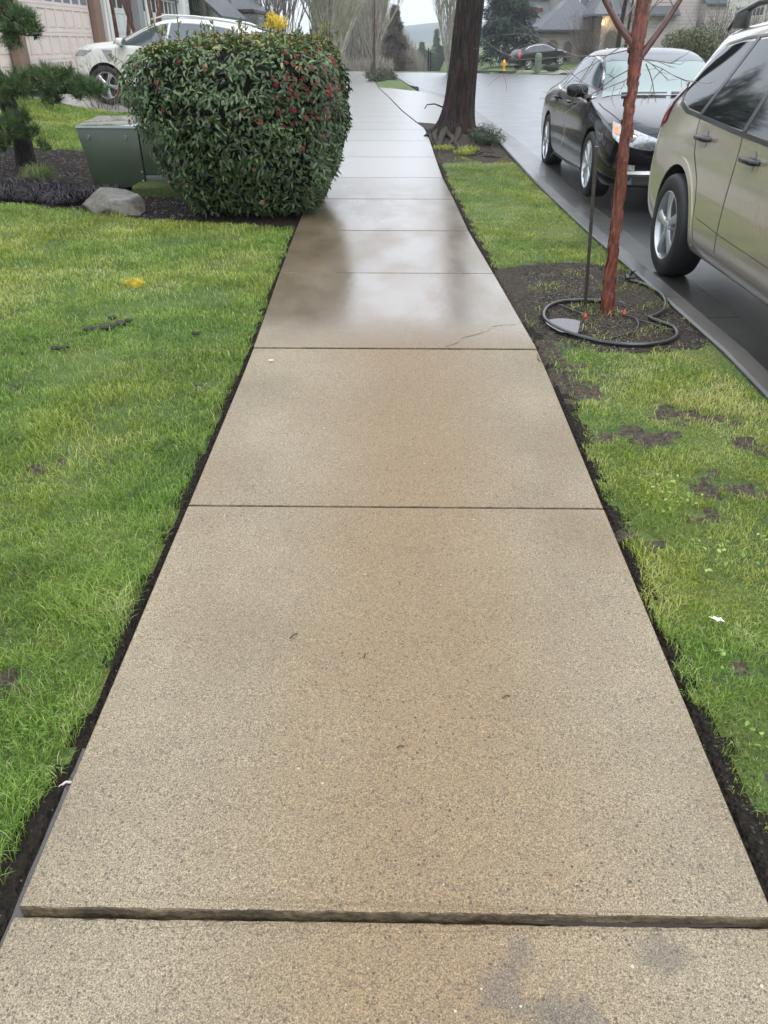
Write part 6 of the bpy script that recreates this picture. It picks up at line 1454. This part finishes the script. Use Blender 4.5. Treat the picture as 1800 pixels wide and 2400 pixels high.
mb=MB(); mb.box(-1.8,.7,-.7,2.2,-.8,2.7); bay=mb.build('bay',gr,hD)
window(hD,-.35,-.7,1.6,.5,1.7,'-y','winp'); window(hD,-1.15,-.7,1.6,.5,1.7,'-y','winp'); window(hD,.7,.3,1.6,.6,1.7,'+x','winp')
# crape myrtles in front of the left houses (reddish trunks)
redm=bark_m('reddish_mottled_bark',(.06,.03,.02),(.17,.085,.055),(.30,.20,.14),1.5)
for i,(x,y,rz,lab) in enumerate([(-7.7,24.9,.3,'reddish mottled trunk rising before the pale grey garage'),(-6.95,25.4,1.4,'group of reddish bare stems behind the white suv roof')]):
    mb=MB(); rr=random.Random(30+i)
    o=empty('crape_myrtle',(x,y,float(G(x,y))),rz,lab,'tree')
    for k in range(2 if i==0 else 4):
        a=k*1.9; d=Vector((math.cos(a)*.16,math.sin(a)*.16,1)); P=[Vector((math.cos(a)*.06,math.sin(a)*.06,-.1))]
        for j in range(7): d=(d+Vector((rr.gauss(0,.05),rr.gauss(0,.05),0))).normalized(); P.append(P[-1]+d*.55)
        mb.tube(P,[.075-.008*j for j in range(8)],9)
    mb.build('trunk',redm,o,smooth=True,angle=80); mb=MB()
    for k in range(26):
        a=rr.uniform(0,6.28); p=Vector((math.cos(a)*.35,math.sin(a)*.35,rr.uniform(2.0,3.6))); d=Vector((math.cos(a),math.sin(a),1.2)); P=[p]
        for j in range(4): d=(d+Vector((rr.gauss(0,.2),rr.gauss(0,.2),.1))).normalized(); P.append(P[-1]+d*.35)
        mb.tube(P,[.018,.014,.01,.007,.005],4,False)
    mb.build('branches',redm,o,fixn=False)
# right: grey-tan house with arches
tanw=siding('grey_tan_siding',(.26,.235,.20),.24); tanl=siding('warm_grey_siding',(.38,.34,.315),.25)
M['archin']=simple('shaded_porch_wall',(.10,.085,.07),.7,.2,3)
gl_=N('porch_lamp_glow'); gl_.set(Base_Color=(1,.7,.3),Roughness=.5); gl_.p.inputs['Emission Color'].default_value=(1,.68,.28,1); gl_.p.inputs['Emission Strength'].default_value=2.5; M['lampglow']=gl_.m
hE=house_base('grey tan house with low hipped garage roof and arched openings behind the black suv',(12.3,79,.0))
mb=MB(); mb.box(.3,5.2,.0,6,-.8,2.35); mb.build('garage_wall',tanw,hE)
mb=MB(); hip(mb,.3,5.6,0,7,2.45,2.6,.5); mb.build('garage_roof',M['roofg'],hE)
mb=MB(); mb.box(2.9,10,5,14,-.8,7); mb.build('wall',tanw,hE)
mb=MB(); hip(mb,2.9,10,5,14,7,3); mb.build('roof',M['roofg'],hE)
window(hE,4.6,5,4.5,.75,1.9,'-y','winp',t=.14)
def arch(parent,x,y,z,w,h,mat):
    mb=MB(); k=12; V=[];r=w/2
    for rad in (r,r+.16):
        for i in range(k+1):
            a=math.pi*i/k; V.append((x+math.cos(a)*rad,y-.06,z+h+math.sin(a)*rad))
    mb.add(V,[(i,i+1,k+2+i,k+1+i) for i in range(k)]); mb.box(x-r-.16,x-r,y-.07,y-.003,z,z+h); mb.box(x+r,x+r+.16,y-.07,y-.003,z,z+h)
    o=mb.build('arch_trim',mat,parent); g=MB(); V=[(x-r,y-.02,z),(x+r,y-.02,z)]+[(x+math.cos(math.pi*i/k)*r,y-.02,z+h+math.sin(math.pi*i/k)*r) for i in range(k+1)]
    g.add(V,[tuple(range(len(V)))]); g.build('arch_opening',M['archin'],o)
stn=simple('tan_arch_trim',(.26,.215,.17),.7,.1,3)
arch(hE,1.2,0,0,1.0,1.2,stn); arch(hE,2.55,0,0,.75,1.2,stn)
hF=house_base('warm grey lap sided house with porch lamp behind the maple',(16.9,76,.3))
mb=MB(); mb.box(.0,7.8,.0,9,-.8,3.15); mb.build('porch_wall',tanl,hF)
mb=MB(); mb.add([(-.9,-.7,3.2),(6.2,-.7,3.2),(6.2,4.5,5.6),(1.3,4.5,5.6),(-.9,9,3.2),(-.9,-.7,3.05),(6.2,-.7,3.05),(6.2,4.5,5.4),(1.3,4.5,5.4),(-.9,9,3.05)],[(0,1,2,3),(0,3,4),(5,8,7,6),(5,9,8),(0,5,6,1),(4,9,5,0),(1,6,7,2),(2,7,8,3),(3,8,9,4)]); mb.build('porch_roof',M['roofg'],hF)
mb=MB(); mb.box(2.4,13,.6,12,-.8,7.5); mb.build('wall',tanl,hF)
mb=MB(); hip(mb,2.4,13,.6,12,7.5,3); mb.build('roof',M['roofg'],hF)
mb=MB(); mb.box(8.2,11.4,-.8,.6,-.8,3.9); mb.build('bay',tanl,hF)
mb=MB(); mb.add([(8.0,-1.05,3.9),(11.6,-1.05,3.9),(11.6,.6,4.7),(8.0,.6,4.7),(8.0,-1.05,3.8),(11.6,-1.05,3.8)],[(0,1,2,3),(0,4,5,1),(0,3,4),(1,5,2)]); mb.build('bay_roof',simple('teal_grey_roof',(.06,.085,.09),.5,.15,5),hF)
arch(hF,.95,0,0,1.1,1.5,stn)
l_=MB(); l_.lathe([(0,2.42),(.10,2.45),(.12,2.6),(.08,2.75),(0,2.78)],12,'z',(.05,-.25,0)); l_.build('porch_lamp',M['lampglow'],hF,smooth=True)
pl_=bpy.data.lights.new('porch_light','POINT'); pl_.energy=25; pl_.color=(1,.72,.35); pl_.shadow_soft_size=.1
po=bpy.data.objects.new('porch_light',pl_); COL.objects.link(po); po.parent=hF; po.location=(.35,-.55,2.75)
cream=siding('cream_siding',(.58,.53,.44),.24); crd=simple('cream_door_paint',(.52,.48,.40),.5,.05,2)
hG=house_base('cream house with garage door windows at the upper right corner',(24.2,68,1.35))
mb=MB(); mb.box(.05,12,-22,0,-1.6,6); mb.build('wall',cream,hG)
garage_door(hG,.0,-4.4,0,4.9,2.2,'-x',crd,8,4,True,'win'); garage_door(hG,.0,-10.2,0,4.9,2.2,'-x',crd,8,4,True,'win')
for y0 in (-1.75,-7.1,-12.9):
    mb=MB(); mb.box(-.08,-.0,y0-.2,y0,-.2,2.35); mb.build('post',M['trimw'],hG)
mb=MB(); mb.box(-.08,-.0,-12.9,-1.75,2.25,2.5); mb.build('header_trim',M['trimw'],hG)
mb=MB(); hip(mb,0,12,-22,0,6,3); mb.build('roof',M['roofg'],hG)
mb=MB(); mb.tube([(-.06,-.06,-.5),(-.06,-.06,5.8)],[.05,.05],8); mb.build('downspout',M['trimw'],hG,smooth=True)
# far pale and red-trimmed house between evergreen and grey tan house
hH=house_base('distant pale house with red gable left of the grey tan house',(11.4,94,.0))
mb=MB(); mb.box(0,4.2,0,8,-.8,5.2); mb.build('wall',gw,hH); mb=MB(); mb.add([(-.4,-.4,5.2),(4.6,-.4,5.2),(2.1,-.4,7.6),(-.4,8,5.2),(4.6,8,5.2),(2.1,8,7.6)],[(0,1,2),(0,2,5,3),(1,4,5,2),(3,5,4),(0,3,4,1)]); mb.build('roof',M['roofg'],hH)
window(hH,2.4,0,3.2,.8,1.4,'-y','winp')
window(hH,.9,0,3.2,.8,1.4,'-y','winp')
mb=MB(); mb.box(1.5,3.3,-.25,-.003,4.2,4.5); mb.build('gable_trim',simple('red_brown_trim',(.22,.05,.035),.6,.1),hH)
hI=house_base('pale distant house peeping out right of the big trunk',(5.3,88,-.6))
mb=MB(); mb.box(0,2.2,0,6,-3,3.9); mb.build('wall',gw,hI); mb=MB(); hip(mb,0,2.2,0,6,3.9,1.8,.3); mb.build('roof',M['roofg'],hI)
window(hI,1.4,0,2.3,.6,1.2,'-y'); window(hI,1.4,0,.2,.6,1.2,'-y')
# ---------------------------------------------------------------- pine at the left edge
pine=empty('pine_tree',(-4.55,10.2,float(G(-4.55,10.2))),0,'dark long needled pine at the left edge beside the black grass','tree')
pz=float(G(-4.55,10.2)); pl0=np.array([-4.55,10.2,pz])
pbark=bark_m('pine_bark',(.008,.007,.006),(.028,.023,.02),(.07,.055,.045),2)
mb=MB(); mb.tube([(.0,0,-.1),(.02,0,.3),(-.06,.02,.7),(-.22,.05,1.2),(-.32,.05,1.9),(-.3,.05,2.8)],[.13,.11,.10,.085,.065,.04],12); mb.build('trunk',pbark,pine,smooth=True,angle=80)
CL=[]  # cluster centres (world)  x,y,z,r
rg=np.random.default_rng(91)
def addc(x,y,z,r,n):
    for _ in range(n):
        v=rg.normal(0,1,3); v/=np.linalg.norm(v); CL.append((x+v[0]*r*rg.random()**.4,y+v[1]*r*rg.random()**.4,z+v[2]*r*.62*rg.random()**.4))
for (x,y,z,r,n) in [(-4.12,9.8,1.70,.20,52),(-4.38,9.8,1.86,.26,70),(-3.96,9.75,1.60,.11,16),(-4.25,9.8,1.52,.14,18),(-4.65,9.8,1.7,.3,50),(-4.5,9.9,2.3,.4,70),(-4.9,10,2.7,.5,60),(-4.2,9.9,2.15,.25,30),
   (-4.12,9.8,1.10,.25,66),(-3.85,9.8,1.12,.25,72),(-3.7,9.8,1.2,.12,16),(-3.56,9.8,1.06,.18,56),(-3.38,9.8,1.04,.12,26),(-4.40,9.8,1.06,.24,60),(-4.7,9.9,1.0,.28,50),(-3.92,9.75,.96,.14,22),
   (-4.40,9.8,.72,.22,40),(-4.65,9.8,.5,.2,30),(-4.22,9.75,.60,.10,12),(-4.1,9.8,.45,.10,8)]: addc(x,y,z,r,n)
CL=np.array(CL); ntf=len(CL); per=58
nn=ntf*per; ci=np.repeat(np.arange(ntf),per); axis=rg.normal(0,.55,(ntf,3))+np.array([0,-.15,.75]); axis/=np.linalg.norm(axis,axis=1,keepdims=True)
d=axis[ci]+rg.normal(0,.55,(nn,3)); d/=np.linalg.norm(d,axis=1,keepdims=True); base=CL[ci]+axis[ci]*(rg.random((nn,1))*.06-.03); Ln=rg.uniform(.06,.115,(nn,1))
s=np.cross(d,rg.normal(0,1,(nn,3))); s/=np.linalg.norm(s,axis=1,keepdims=True); w=.0021
V=np.stack([base-s*w,base+s*w,base+d*Ln+s*w*.4,base+d*Ln-s*w*.4],1)-pl0
npm=leaf_mat('pine_needles',[(0,(.018,.042,.012)),(.5,(.05,.10,.025)),(.85,(.11,.18,.045)),(1,(.25,.28,.10))],.45,.12,.2)
npmesh('needles',V.reshape(-1,3),np.arange(nn*4).reshape(nn,4),npm,pine,attrs={'rnd':np.repeat(np.clip(rg.random(nn)*.8+.2*rg.random(ntf)[ci],0,1),4)})
mb=MB(); rr=random.Random(2)
for hub,tg in (((-.18,.04,1.0),[(-3.62,9.8,1.02),(-3.9,9.8,1.0),(-4.15,9.8,1.0),(-4.4,9.85,.98),(-4.6,10,.95),(-3.45,9.8,1.04)]),((-.3,.05,1.6),[(-3.98,9.75,1.58),(-4.15,9.8,1.62),(-4.4,9.8,1.8),(-4.25,9.8,2.0),(-4.1,9.7,1.7)]),((-.05,0,.5),[(-4.65,9.9,.5),(-4.2,9.8,.58)]),((-.3,.05,2.2),[(-4.5,10,2.4),(-4.9,9.9,2.6)])):
    for t in tg:
        e=Vector(t)-Vector(pl0); hb=Vector(hub); P=[hb.lerp(e,k/5)+Vector((rr.gauss(0,.03),rr.gauss(0,.03),-.06*math.sin(k/5*3.14)+rr.gauss(0,.02))) for k in range(6)]; mb.tube(P,[.03,.025,.02,.015,.011,.007],6,False)
        for q in range(7):
            a_=P[rr.randint(2,5)]; mb.tube([a_,a_+Vector((rr.gauss(0,.12),rr.gauss(0,.1),rr.uniform(0,.12)))],[.007,.004],4,False)
mb.build('branches',pbark,pine,smooth=True,fixn=False)
# ---------------------------------------------------------------- misty air
hb=MB(); hb.box(-260,260,-8,1050,-45,40)
hz_=bpy.data.materials.new('mist'); hz_.use_nodes=True; t=hz_.node_tree; t.nodes.clear()
ou=t.nodes.new('ShaderNodeOutputMaterial'); pv=t.nodes.new('ShaderNodeVolumePrincipled'); pv.inputs['Color'].default_value=(.92,.95,1,1); pv.inputs['Density'].default_value=.0007; pv.inputs['Anisotropy'].default_value=.2
t.links.new(pv.outputs[0],ou.inputs['Volume'])
tag(hb.build('haze',hz_),'thin rainy mist fading the far trees and hill','haze',kind='stuff')
